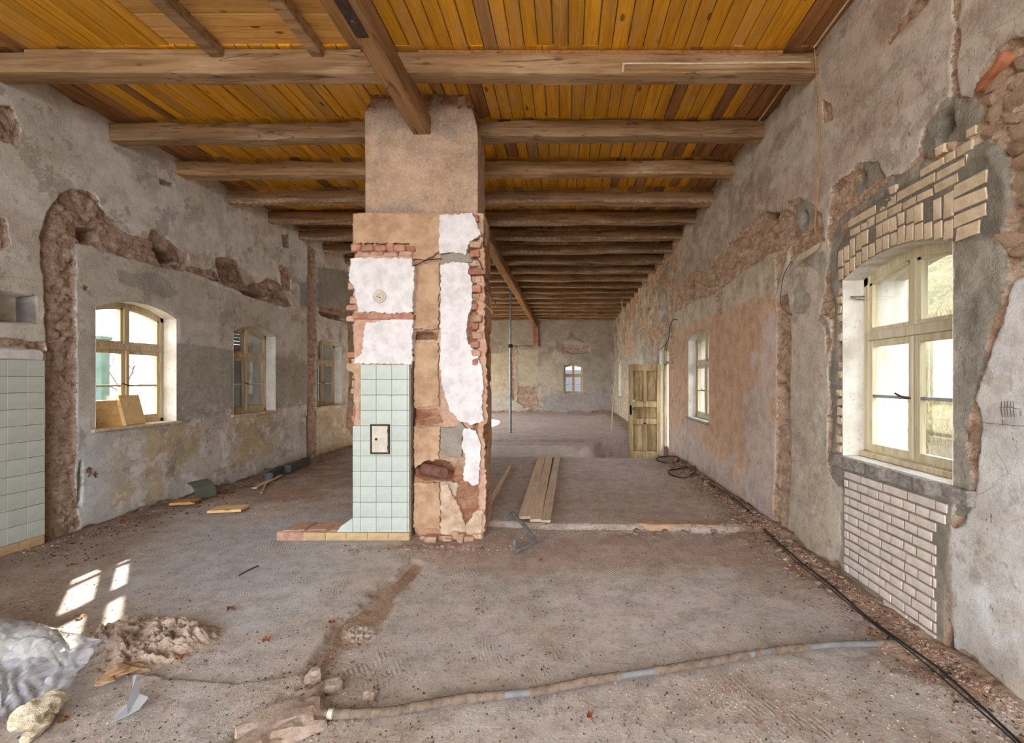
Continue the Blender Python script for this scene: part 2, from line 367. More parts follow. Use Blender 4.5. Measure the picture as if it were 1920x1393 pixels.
def glass():
    m = bpy.data.materials.new('window_glass'); m.use_nodes = True; nt = m.node_tree; nt.nodes.clear(); g = G(nt)
    o = g.n('ShaderNodeOutputMaterial'); t = g.n('ShaderNodeBsdfTransparent'); t.inputs[0].default_value = (.93, .95, .95, 1)
    s = g.n('ShaderNodeBsdfGlossy'); s.inputs['Roughness'].default_value = .03
    x = g.n('ShaderNodeMixShader'); f = g.n('ShaderNodeFresnel'); f.inputs[0].default_value = 1.35
    g.l(g.math('MINIMUM', f.outputs[0], .25), x.inputs[0]); g.l(t.outputs[0], x.inputs[1]); g.l(s.outputs[0], x.inputs[2]); g.l(x.outputs[0], o.inputs[0]); return m
M['glass'] = glass()
def film():
    m = bpy.data.materials.new('clear_plastic_film'); m.use_nodes = True; nt = m.node_tree; nt.nodes.clear(); g = G(nt)
    o = g.n('ShaderNodeOutputMaterial'); t = g.n('ShaderNodeBsdfTransparent'); t.inputs[0].default_value = (.9, .92, .95, 1)
    b = g.n('ShaderNodeBsdfPrincipled'); b.inputs['Base Color'].default_value = (.88, .9, .95, 1); b.inputs['Roughness'].default_value = .1; b.inputs['Specular IOR Level'].default_value = .9
    bp = g.n('ShaderNodeBump'); bp.inputs['Strength'].default_value = 1; bp.inputs['Distance'].default_value = .02
    g.l(g.noise(g.scale(g.obj(), (9, 4, 4)), 2, 3, .5, 1.5), bp.inputs['Height']); g.l(bp.outputs[0], b.inputs['Normal'])
    x = g.n('ShaderNodeMixShader'); g.l(g.ramp(g.noise(g.obj(), 5, 3), .3, .7, .1, .4), x.inputs[0])
    g.l(t.outputs[0], x.inputs[1]); g.l(b.outputs[0], x.inputs[2]); g.l(x.outputs[0], o.inputs[0]); return m
M['film'] = film()
# ------------------------------------------------------------------ openings (u along the wall, sill, spring, rise)
WIN_R = [(2.59, 3.62, .98, 2.37, .10), (7.02, 8.2, .92, 2.28, .14), (12.75, 13.65, .95, 2.42, .14), (15.4, 16.3, .95, 2.42, .14), (18.0, 19.1, .9, 2.4, .14), (-2.6, -1.3, .95, 2.4, .12)]
DOOR_R = (9.78, 10.74, -.35, 2.25, .32)
WIN_L = [(4.93, 5.95, 1.04, 2.37, .125), (6.97, 7.98, 1.04, 2.33, .125), (9.3, 10.33, 1.03, 2.33, .125), (-2.6, -1.4, 1.0, 2.4, .12), (0.4, 1.6, 1.0, 2.4, .12), (11.2, 14.0, .05, 3.1, .2), (14.5, 17.3, .05, 3.1, .2), (17.8, 20.6, .05, 3.1, .2)]  # last three: openings added where the pillar hides them, for more daylight
WIN_B = [(-.12, .77, .93, 2.2, .12)]
def arch(o, n=14, grow=0):
    u0, u1, s, sp, r = o; u0 -= grow; u1 += grow; s -= grow; c = (u0+u1)/2; h = (u1-u0)/2
    return [(u0, s), (u1, s)]+[(c+h*math.cos(math.pi*0+t), 0) and (c+h*(1-2*t), sp+grow+r*(1-(1-2*t)**2)) for t in [i/n for i in range(n+1)]]
def grid(name, us, vs, opens, place, disp, attrs, mat, **k):
    """a finely divided wall face: relief and broken layers are real depth, openings cut along their arches"""
    U, V = np.meshgrid(us, vs, indexing='ij'); U = U.copy(); V = V.copy()
    du = np.gradient(us)[:, None]*np.ones_like(U); dv = np.gradient(vs)[None, :]*np.ones_like(U)
    gone = np.zeros(U.shape, bool); near = np.full(U.shape, -1.)
    for o in opens:
        P = np.array(arch(o)); d = sdp(U, V, P); near = np.maximum(near, d)
        m = np.abs(d) < .62*np.maximum(du, dv)
        ii = np.argwhere(m)
        if len(ii):
            u = U[m]; v = V[m]; bd = np.full(u.shape, 9.); bu = u.copy(); bv = v.copy()
            for i in range(len(P)):
                ax, ay = P[i]; ex, ey = P[(i+1) % len(P)]-P[i]
                t = np.clip(((u-ax)*ex+(v-ay)*ey)/(ex*ex+ey*ey+1e-12), 0, 1); qx = ax+t*ex; qy = ay+t*ey
                dd = np.hypot(u-qx, v-qy); c = dd < bd; bd = np.where(c, dd, bd); bu = np.where(c, qx, bu); bv = np.where(c, qy, bv)
            U[m] = bu; V[m] = bv
        gone |= (d > 0) | m
    A = attrs(U, V); D = disp(U, V, A)*(1-sm(near, -.06, -.005))
    P3 = place(U, V, D); nu, nv = U.shape
    idx = np.arange(nu*nv).reshape(nu, nv)
    q = np.stack([idx[:-1, :-1], idx[1:, :-1], idx[1:, 1:], idx[:-1, 1:]], -1).reshape(-1, 4)
    gf = gone.reshape(-1); q = q[~gf[q].all(1)]
    return raw(name, P3.reshape(-1, 3), q, A, mat, **k)
def raw(name, P, q, A, mat, parent=None, **k):
    me = bpy.data.meshes.new(name); me.vertices.add(len(P)); me.vertices.foreach_set('co', np.ascontiguousarray(P, np.float32).ravel())
    me.loops.add(q.size); me.loops.foreach_set('vertex_index', q.ravel().astype(np.int32))
    me.polygons.add(len(q)); me.polygons.foreach_set('loop_start', np.arange(0, q.size, 4, dtype=np.int32))
    me.polygons.foreach_set('use_smooth', np.ones(len(q), bool)); me.update(calc_edges=True)
    n = len(P)
    for nm in ('col', 'tint'):
        c = np.ones((n, 4), np.float32)
        if nm in A: c[:, :3] = A[nm].reshape(n, 3)
        a = me.attributes.new(nm, 'FLOAT_COLOR', 'POINT'); a.data.foreach_set('color', c.ravel())
    for nm in ('bare', 'cem'):
        a = me.attributes.new(nm, 'FLOAT', 'POINT'); a.data.foreach_set('value', np.clip(A[nm], -.3, .3).astype(np.float32).ravel() if nm in A else np.full(n, -.3, np.float32))
    return link(name, me, mat, parent, **k)
def spaced(segs):
    r = []
    for a, b, h in segs: r += list(np.linspace(a, b, max(2, int((b-a)/h)), endpoint=False))
    return np.array(r+[segs[-1][1]])
def relief(U, V, A, bare_d=.028, s=0, holes=None, wav=.012, stone=7., flat=None):
    b = sm(A['bare'], -.004, .010); c = sm(A['cem'], -.006, .01)
    f1, ed, idn = cell(U*stone+fbm(U*3, V*3, 2, 5)*.8, V*stone*1.5+fbm(U*3, V*3, 2, 7)*.8, s)
    st = (sm(ed, .0, .16)-.5)*.010+(idn-.5)*.022+fbm(U*16, V*26, 5, s+3, .6)*.026
    p = fbm(U*1.3, V*1.1, 3, s+1)*wav+fbm(U*9, V*9, 3, s+2)*.0022
    D = p*(1-b)+(p*.6-bare_d+st)*b
    D = D*(1-c)+(p-.008+fbm(U*14, V*14, 4, s+4)*.012)*c
    if flat is not None: q = sm(flat, -.01, .012); D = D*(1-q)+(fbm(U*22, V*22, 3, s+4)*.0025-.001)*q
    if holes is not None: D = D-sm(holes, -.004, .014)*.15
    return D
def wob(U, V, s, a=.028): return fbm(U*7, V*7, 4, s, .6)*a+fbm(U*2.1, V*2.1, 2, s+2)*a*.5

# ------------------------------------------------------------------ right wall
R = lambda *p: [onX(x, y, XR) for x, y in p]
BARE_R = [
 R((1792,-160),(1797,60),(1790,120),(1800,178),(1822,190),(1838,140),(1860,100),(1885,82),(1935,66),(2100,-60),(2100,400),(1935,515),(1905,525),(1893,560),(1885,600),(1868,640),(1850,690),(1836,722),(1828,748),(1838,790),(1836,850),(1833,890),(1826,930),(1806,980),(1786,985),(1787,450),(1800,420),(1790,350),(1790,260),(1781,200),(1783,120),(1787,40),(1784,-160)),
 R((1800,185),(1770,200),(1752,212),(1728,250),(1718,290),(1690,318),(1660,330),(1645,305),(1625,300),(1604,305),(1598,320),(1560,350),(1554,385),(1546,440),(1556,470),(1546,520),(1552,560),(1558,600),(1560,640),(1553,690),(1556,760),(1552,820),(1553,880),(1572,915),(1590,915),(1584,860),(1580,640),(1583,520),(1700,440),(1800,420)),
 R((1545,450),(1520,462),(1500,470),(1482,500),(1480,380),(1500,372),(1520,385),(1540,400)),
 R((1482,455),(1470,500),(1455,560),(1455,480),(1462,400),(1484,390)),
 R((1456,560),(1481,545),(1483,640),(1481,720),(1483,860),(1478,990),(1484,1050),(1450,985),(1452,900),(1456,740)),
 R((1470,398),(1440,398),(1400,425),(1360,460),(1340,480),(1325,505),(1295,512),(1278,530),(1267,548),(1263,585),(1300,565),(1340,550),(1345,585),(1354,590),(1354,540),(1390,510),(1440,475),(1472,468)),
 R((1535,590),(1552,600),(1560,640),(1552,660),(1545,610),(1532,602),(1542,560),(1556,540),(1560,600)),
 R((1370,0),(1378,-12),(1416,-60),(1700,-60),(1742,0),(1720,20),(1665,78),(1660,76),(1700,32),(1735,-8),(1560,-8)) if False else R((1662,78),(1668,60),(1720,0),(1742,0),(1690,55),(1668,82)),
 R((1770,1180),(1780,1160),(1783,1185),(1790,1225),(1776,1250),(1764,1232)),
 R((1255,540),(1262,540),(1262,690),(1256,690)),
 R((1170,640),(1180,620),(1186,625),(1186,650),(1176,665)), R((1207,600),(1212,590),(1216,640),(1210,650)),
 R((1540,185),(1556,195),(1558,225),(1546,230)),
]
CEM_R = [
 R((1574,530),(1568,470),(1598,405),(1650,372),(1720,332),(1790,296),(1850,296),(1882,350),(1874,440),(1793,455),(1700,462),(1600,510)),
 R((1794,455),(1800,425),(1812,440),(1850,420),(1862,380),(1855,355),(1820,300),(1760,330),(1700,355),(1650,378),(1600,398),(1575,420),(1568,452),(1560,440),(1570,412),(1600,385),(1640,355),(1690,325),(1728,300),(1760,310),(1800,290),(1840,258),(1866,268),(1880,300),(1895,340),(1902,385),(1885,415),(1880,450),(1880,500),(1884,560),(1862,600),(1846,640),(1838,690),(1824,720),(1826,755),(1812,780),(1808,850),(1816,900),(1826,925),(1822,955),(1804,975),(1790,955),(1786,800),(1788,600)),
 R((1560,455),(1582,440),(1600,400),(1586,470),(1578,520),(1572,560),(1570,640),(1574,700),(1568,760),(1572,830),(1580,880),(1586,912),(1570,912),(1560,890),(1561,800),(1553,700),(1564,650),(1566,600),(1556,540),(1548,490)),
 R((1760,192),(1780,178),(1815,190),(1838,195),(1828,240),(1815,268),(1770,268),(1740,300),(1722,288),(1735,235)),
 R((1614,300),(1640,296),(1652,330),(1636,344),(1612,362),(1604,372),(1600,345),(1612,325)),
 R((1492,385),(1516,368),(1524,400),(1517,428),(1498,440),(1489,420)),
 R((1490,522),(1500,517),(1512,545),(1520,558),(1510,586),(1486,590),(1487,545)),
 R((1482,492),(1520,480),(1540,470),(1548,498),(1540,520),(1520,498),(1490,505)),
 R((1578,905),(1786,965),(1786,930),(1790,905),(1822,925),(1800,968),(1760,970),(1762,1215),(1700,1175),(1574,1085)),
]
HOLE_R = [R((1757,222),(1780,205),(1788,235),(1770,262),(1757,282)), R((1606,322),(1622,322),(1616,345),(1606,348)), R((1503,392),(1512,398),(1514,415),(1503,425)),
          R((1434,400),(1456,398),(1456,418),(1434,420)), R((1458,720),(1468,715),(1480,740),(1474,795),(1460,800)), R((1328,512),(1338,510),(1338,535),(1328,538)), R((1772,1196),(1786,1190),(1788,1215),(1778,1240)),
          R((1290,530),(1300,525),(1298,560),(1290,565))]
def attrR(U, V):
    C = np.zeros(U.shape+(3,)); C[:] = lin(198, 187, 170)
    n = fbm(U*1.7, V*3.2, 4, 3); n2 = fbm(U*5, V*5, 4, 6)
    C = mixc(C, lin(158, 136, 116), sm(n, .02, .3)*.8); C = mixc(C, lin(196, 188, 174), sm(-n+n2*.4, .1, .4)*.7)
    Y0 = XR*F
    # wiped band of pinkish lilac distemper running down from the ceiling line
    C = mixc(C, lin(176, 148, 132), sm(sdp(U, V, R((1920,-60),(1500,420),(1300,520),(1260,560),(1240,540),(1420,380),(1700,160),(1900,-100)))+n2*.05, -.05, .05)*.5)
    def zone(p, c, w=.008, a=1, nz=.02, s=2):
        nonlocal C; C = mixc(C, c, sm(sdp(U, V, p)+wob(U, V, s, nz), -w, w)*a)
    zone(R((1266,618),(1452,545),(1456,560),(1456,1010),(1254,860),(1254,640)), lin(208, 168, 132), .012, 1, .012)
    C0 = sm(sdp(U, V, R((1380,560),(1460,540),(1465,1010),(1380,960))), -.35, .1)
    C = mixc(C, lin(190, 144, 104), sm(sdp(U, V, R((1340,600),(1440,560),(1435,750),(1400,880),(1330,820)))+n2*.2, -.25, .3)*.6)
    C = mixc(C, lin(196, 196, 202), sm(sdp(U, V, R((1425,640),(1455,560),(1456,1000),(1400,960),(1395,800)))+n2*.35+n*.3, -.12, .16)*.45)
    C = mixc(C, lin(190, 186, 186), sm(sdp(U, V, R((1254,790),(1300,800),(1440,930),(1456,1010),(1254,880)))+n2*.35+n*.4, -.1, .2)*.5)
    zone(R((1265,582),(1300,562),(1380,520),(1452,478),(1453,545),(1265,620)), lin(192, 180, 150), .008, 1, .012)
    zone(R((1482,470),(1560,430),(1566,1095),(1484,1050)), lin(198, 184, 162), .01, .9)
    C = mixc(C, lin(178, 160, 136), sm(sdp(U, V, R((1484,700),(1560,740),(1566,1095),(1484,1050)))+n2*.3, -.2, .3)*.4)
    zone(R((1786,430),(2300,300),(2300,1800),(1786,1270)), lin(214, 214, 210), .02, 1)
    C = mixc(C, lin(190, 186, 176), sm(n2+n*.5, .05, .35)*sm(sdp(U, V, R((1786,430),(2300,300),(2300,1800),(1786,1270))), 0, .02)*.6)
    zone(R((1900,1250),(2300,1500),(2300,1900),(1786,1290)), lin(196, 180, 150), .1, .6, .05)
    zone(R((1040,700),(1254,540),(1254,1000),(1150,900)) if False else [(9.8, -.5), (21.4, -.5), (21.4, 2.9), (9.8, 3.05)], lin(176, 164, 142), .05, 1, .05)
    far = sm(U, 9.6, 9.9); C = mixc(C, lin(140, 128, 108), far*sm(n+n2*.6, .0, .35)*.8)
    C = mixc(C, lin(196, 186, 140), sm(U, 14, 14.1)*sm(1.6-V+n2*.2, 0, .1)*.5)
    pk = 1-sm(sdp(U, V, R((1266,618),(1452,545),(1456,560),(1456,1010),(1254,860),(1254,640))), -.03, .03)*.85
    C = mixc(C, lin(214, 206, 192), pk*sm(fbm(U*4.5, V*4.5, 6, 3, .72)-.20, 0, .01)*.5); C = mixc(C, lin(150, 126, 104), pk*sm(fbm(U*5, V*5, 6, 9, .72)-.24, 0, .01)*.5)
    bare = union(U, V, BARE_R)+wob(U, V, 1, .03); cem = union(U, V, CEM_R)+wob(U, V, 4, .03)
    # crumbled plaster along the wall foot and around the beam ends
    bare = np.maximum(bare, .05-V+fbm(U*4, V*4, 4, 8)*.10)
    bare = np.maximum(bare, -.28+(V-4.2)*.9+fbm(U*3, V*3, 4, 9)*.22)
    far_b = fbm(U*1.6, V*2.2, 4, 12)-.22+.10*sm(-np.abs(V-2.75), -.25, 0); bare = np.maximum(bare, np.where(U > 9, far_b*.3, -1))
    tint = np.ones(U.shape+(3,)); tint = mixc(tint, (.72, .66, .6), sm(-V+.35+n2*.3, 0, .4)*.5)
    tint = mixc(tint, (.66, .64, .62), sm(np.maximum(sdp(U, V, [(2.68, .05), (3.61, .05), (3.61, .88), (2.6, .88)]), sdp(U, V, CEM_R[0])), -.02, .01)*.9)
    A = dict(col=C, bare=bare, cem=cem, tint=tint); A['hole'] = union(U, V, HOLE_R)+wob(U, V, 9, .01); A['flat'] = np.maximum(union(U, V, [CEM_R[0], [(2.60, .02), (3.62, .02), (3.62, .9), (2.60, .9)]]), -1); A['cem'] = np.maximum(A['cem'], np.where(sdp(U, V, [(2.66, .05), (3.61, .05), (3.61, .9), (2.6, .9)]) > 0, .05, -1)); return A
wr = grid('wall_right', spaced([(YF, 1.9, .12), (1.9, 4.1, .0115), (4.1, 7, .016), (7, 12, .025), (12, YB+.3, .05)]), spaced([(-.75, 0, .1), (0, 4.62, .0125)]), WIN_R+[DOOR_R],
     lambda U, V, D: np.stack([XR-D, U, V], -1), lambda U, V, A: relief(U, V, A, .03, 2, A['hole'], .02, 7.5, A['flat']), attrR, M['wallR'], kind='structure')

# ------------------------------------------------------------------ left wall
L = lambda *p: [onX(x, y, XL) for x, y in p]
BARE_L = [
 L((84,1035),(88,640),(80,560),(78,480),(78,440),(86,405),(100,385),(115,365),(135,357),(160,356),(180,368),(190,392),(215,418),(240,440),(278,449),(282,432),(300,434),(330,462),(352,478),(352,500),(345,507),(300,500),(250,484),(210,474),(175,462),(142,458),(142,640),(145,800),(140,880),(150,985),(120,1040)),
 L((-40,190),(20,200),(36,240),(38,275),(10,268),(-40,250)), L((-40,400),(8,410),(20,455),(0,470),(-40,480)),
 L((0,648),(60,655),(84,662),(84,640),(60,642),(30,636),(-40,628),(-40,652)),
 L((405,485),(425,480),(445,488),(452,512),(462,535),(490,528),(505,522),(522,528),(546,572),(535,577),(500,565),(450,547),(418,532),(408,510)),
 L((525,500),(530,495),(545,505),(545,545),(530,545)), L((528,440),(542,440),(542,463),(532,463)),
 L((577,455),(592,470),(594,560),(596,900),(575,885),(577,700)), L((300,335),(327,342),(327,352),(300,346)),
 L((596,570),(652,582),(652,605),(602,592)), L((650,560),(664,560),(664,820),(650,800),(655,700)),
 L((352,500),(405,508),(415,530),(350,508)),
]
HOLE_L = [L((148,425),(190,432),(188,455),(150,452)), L((452,541),(506,558),(500,566),(455,551)), L((290,462),(330,478),(340,498),(300,492)), L((596,583),(648,592),(648,602),(602,592)),
          L((0,545),(66,556),(66,606),(0,604)), L((-60,540),(0,545),(0,604),(-60,604)), L((575,780),(580,780),(582,830),(576,830)), L((158,538),(166,538),(166,544),(158,544)),
          L((148,880),(152,860),(156,900),(150,960),(146,930))]
def attrL(U, V):
    C = np.zeros(U.shape+(3,)); C[:] = lin(222, 220, 215)
    n = fbm(U*1.3, V*2, 4, 2); n2 = fbm(U*5, V*5, 4, 7)
    C = mixc(C, lin(196, 188, 176), sm(n+.3*n2, 0, .35)*.8); C = mixc(C, lin(206, 204, 196), sm(-n+.3*n2, .1, .4)*.6)
    def zone(p, c, w=.008, a=1, nz=.02, s=2):
        nonlocal C; C = mixc(C, c, sm(sdp(U, V, p)+wob(U, V, s, nz), -w, w)*a)
    zone(L((142,455),(300,500),(560,590),(578,600),(578,880),(150,990)), lin(192, 188, 178), .006, .8, .01)
    zone(L((225,510),(300,515),(335,548),(320,560),(260,545),(225,525)), lin(150, 148, 138), .01, .8, .06)
    zone(L((330,642),(440,656),(575,680),(575,760),(480,768),(400,800),(330,790)), lin(146, 146, 132), .008, .8, .03)
    zone(L((440,655),(575,675),(575,740),(530,735),(515,660)), lin(158, 154, 142), .03, .6, .05)
    def flake(p, c, a=1, nz=.16):
        nonlocal C; C = mixc(C, c, sm(sdp(U, V, p)+fbm(U*9, V*9, 6, 5, .75)*nz+.02, -.003, .003)*a)
    flake(L((205,815),(330,800),(375,800),(370,850),(340,870),(310,900),(300,930),(205,950)), lin(196, 180, 138), .9)
    flake(L((420,780),(510,772),(510,866),(440,890),(418,860),(405,820)), lin(194, 172, 124), .9)
    zone(L((594,770),(664,765),(664,850),(594,850)), lin(212, 180, 118), .01, .9, .04)
    zone(L((145,800),(205,812),(205,960),(145,995)), lin(206, 208, 208), .03, .8, .03)
    zone(L((0,480),(78,500),(84,665),(-60,665)), lin(206, 202, 190), .02, .9, .02)
    zone(L((562,530),(598,530),(598,575),(562,575)), lin(120, 136, 158), .02, .8, .03)
    zone(L((596,500),(664,510),(664,590),(596,575)), lin(134, 132, 118), .01, .8, .03)
    C = mixc(C, lin(200, 206, 212), sm(1.15-V+n2*.25, 0, .25)*sm(n2+n, -.1, .2)*.45)
    bare = union(U, V, BARE_L)+wob(U, V, 1, .022)
    bare = np.maximum(bare, .03-V+fbm(U*4, V*4, 4, 8)*.08)
    bare = np.maximum(bare, -.32+(V-4.2)*.9+fbm(U*3, V*3, 4, 9)*.2)
    hole = union(U, V, HOLE_L)+wob(U, V, 9, .008)
    C = mixc(C, lin(226, 228, 230), sm(fbm(U*5, V*5, 6, 8, .72)-.16, 0, .01)*sm(1.3-V, 0, .2)*.8); C = mixc(C, lin(150, 142, 128), sm(fbm(U*4, V*4, 6, 11, .7)-.24, 0, .012)*.6)
    hcol = sdp(U, V, L((-60,540),(66,556),(66,606),(-60,604)))
    tint = np.ones(U.shape+(3,)); tint = mixc(tint, (.62, .56, .5), sm(-V+.2+n2*.2, 0, .3)*.4)
    niche_dk = sm(sdp(U, V, L((0,548),(22,560),(22,590),(40,604),(0,604)))+n2*.06, -.03, .04); tint = mixc(tint, (.22, .22, .26), niche_dk*.8)  # darker patch inside the niche
    tint = mixc(tint, (.25, .24, .27), sm(sdp(U, V, L((57,548),(67,556),(67,607),(60,605)))+n2*.01, -.006, .004)*.9)  # side of the niche: its shade painted in as dark colour
    dk = union(U, V, [L((290,462),(335,470),(345,500),(295,492)), L((405,490),(450,495),(500,560),(412,530)), L((500,525),(545,570),(500,560))]); tint = mixc(tint, (.55, .47, .46), sm(dk+n2*.1, -.04, .06)*.8)
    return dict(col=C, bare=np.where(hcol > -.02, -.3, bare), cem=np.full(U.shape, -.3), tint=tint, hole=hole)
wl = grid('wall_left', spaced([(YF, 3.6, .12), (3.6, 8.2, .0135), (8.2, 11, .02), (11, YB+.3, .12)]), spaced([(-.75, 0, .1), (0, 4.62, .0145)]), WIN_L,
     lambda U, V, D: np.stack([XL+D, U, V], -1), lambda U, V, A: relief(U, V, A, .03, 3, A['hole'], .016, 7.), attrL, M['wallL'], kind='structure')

# ------------------------------------------------------------------ far wall
B_ = lambda *p: [onY(x, y, YB) for x, y in p]
def attrB(U, V):
    C = np.zeros(U.shape+(3,)); C[:] = lin(192, 181, 166); n = fbm(U*.9, V*1.6, 4, 2); n2 = fbm(U*3, V*3, 4, 6)
    C = mixc(C, lin(166, 156, 140), sm(n+.4*n2, 0, .3)); C = mixc(C, lin(196, 190, 172), sm(-n+n2*.4, .1, .4)*.8)
    def zone(p, c, w=.03, a=1, nz=.08, s=2):
        nonlocal C; C = mixc(C, c, sm(sdp(U, V, p)+wob(U, V, s, nz), -w, w)*a)
    zone(B_((850,600),(1150,600),(1150,640),(850,640)), lin(176, 168, 156)); zone(B_((918,662),(956,662),(956,738),(918,738)), lin(190, 176, 146), .02, 1, .03)
    zone(B_((972,655),(1008,655),(1008,725),(972,725)), lin(190, 180, 150), .02, 1, .03); zone(B_((1018,665),(1056,665),(1056,755),(1018,755)), lin(190, 180, 156), .03, .8)
    zone(B_((1020,740),(1150,728),(1150,785),(1020,785)), lin(156, 146, 148), .05, .7, .3); zone(B_((1020,745),(1050,748),(1050,770),(1018,770)), lin(160, 160, 156), .05, .7)
    zone(B_((1060,660),(1145,655),(1145,735),(1060,735)), lin(146, 140, 130), .08, .6, .3)
    bare = union(U, V, [B_((1002,602),(1012,602),(1012,642),(1001,642)), B_((1056,650),(1103,650),(1103,661),(1056,661)), B_((908,650),(934,650),(934,661),(908,661)), B_((971,724),(1010,726),(1014,765),(985,765),(970,752)),
        B_((1062,640),(1074,622),(1080,630),(1098,642),(1080,636),(1072,632)), B_((955,648),(966,650),(968,750),(960,752)), B_((962,646),(1016,646),(1016,649),(962,649))])+wob(U, V, 1, .09)
    bare = np.maximum(bare, -.02+(.18-V)+fbm(U*2, V*2, 4, 8)*.3)
    return dict(col=C, bare=bare, cem=np.full(U.shape, -.3), tint=mixc(np.ones(U.shape+(3,)), (.75, .72, .7), sm(n2, 0, .3)*.4))
wb = grid('wall_far', spaced([(XL-.3, -3, .2), (-3.0, XR+.3, .03)]), spaced([(-.6, 4.62, .03)]), WIN_B, lambda U, V, D: np.stack([U, YB-D, V], -1), lambda U, V, A: relief(U, V, A, .05, 4, None, .03, 4.), attrB, M['wallL'], kind='structure')

# ------------------------------------------------------------------ wall cores, outer faces and reveals
M['reveal'] = plain('limewashed_reveal', (214, 210, 200), (186, 180, 166), sc=4, spots=.4, bump=.5, bd=.006, geo=True)
M['outer'] = plain('outside_render', (206, 200, 188), (180, 172, 158), sc=3, bump=.3, geo=True)
def shell(name, opens, a0, a1, axis, h0, h1, zb=-.8, zt=4.75):
    mb = MB(); cur = a0
    for o in sorted(opens):
        u0, u1, s, sp, r = o
        mb.prism([(cur, zb), (u0, zb), (u0, zt), (cur, zt)], h0, h1, axis)
        if s > zb: mb.prism([(u0, zb), (u1, zb), (u1, s), (u0, s)], h0, h1, axis)
        top = arch(o)[2:]
        for (x0, z0), (x1, z1) in zip(top[:-1], top[1:]): mb.prism([(x0, z0), (x1, z1), (x1, zt), (x0, zt)], h0, h1, axis)
        cur = u1
    mb.prism([(cur, zb), (a1, zb), (a1, zt), (cur, zt)], h0, h1, axis); return mb
def reveal(name, o, axis, h0, h1, mat, parent):
    pts = arch(o, 20); mb = MB(); n = len(pts); ks = 6
    vs = []; rr = random.Random(int(o[0]*100))
    for j in range(ks+1):
        h = h0+(h1-h0)*j/ks
        for i, (u, v) in enumerate(pts):
            q = .006 if 0 < j else .0
            u2 = u+rr.uniform(-q, q); v2 = v+rr.uniform(-q, q); vs.append((u2, h, v2) if axis == 'y' else (h, u2, v2))
    fs = [(j*n+i, j*n+(i+1) % n, (j+1)*n+(i+1) % n, (j+1)*n+i) for j in range(ks) for i in range(n)]
    me = bpy.data.meshes.new(name); me.from_pydata(vs, [], fs)
    for p in me.polygons: p.use_smooth = False
    return link(name, me, mat, parent)
WOUT = [(4.93, 5.97, 1.04, 2.62, .125)]+WIN_L[1:]  # first outer head raised so more sun reaches the floor
for nm, opens, a0, a1, ax, h0, h1, par in (('wall_core', WIN_R+[DOOR_R], YF-.2, YB+TH, 'x', XR+.2, XR+TH, wr), ('wall_core', WOUT, YF-.2, YB+TH, 'x', XL-TH, XL-.2, wl), ('wall_core', WIN_B, XL-.2, XR+.2, 'y', YB+.2, YB+TH, wb)):
    shell(nm, opens, a0, a1, ax, h0, h1).build(nm, M['outer'], par)
for o in WIN_R+[DOOR_R]: reveal('reveal', o, 'x', XR-.003, XR+TH+.01, M['reveal'], wr)
for o in WIN_L[1:]: reveal('reveal', o, 'x', XL+.003, XL-TH-.01, M['reveal'], wl)
reveal('reveal', WIN_L[0], 'x', XL+.003, XL-.24, M['reveal'], wl); reveal('reveal', WOUT[0], 'x', XL-.19, XL-TH-.01, M['reveal'], wl)
for o in WIN_B: reveal('reveal', o, 'y', YB-.003, YB+TH+.01, M['reveal'], wb)
# near end wall, behind the camera: wide unseen opening added to let daylight in
mb = MB(); mb.box(XL-.5, XL+.5, YF-.5, YF, -.8, 4.75); mb.box(XR-.3, XR+.5, YF-.5, YF, -.8, 4.75); mb.box(XL+.5, XR-.3, YF-.5, YF, 4.2, 4.75)
mb.build('wall_near', M['outer'], kind='structure')

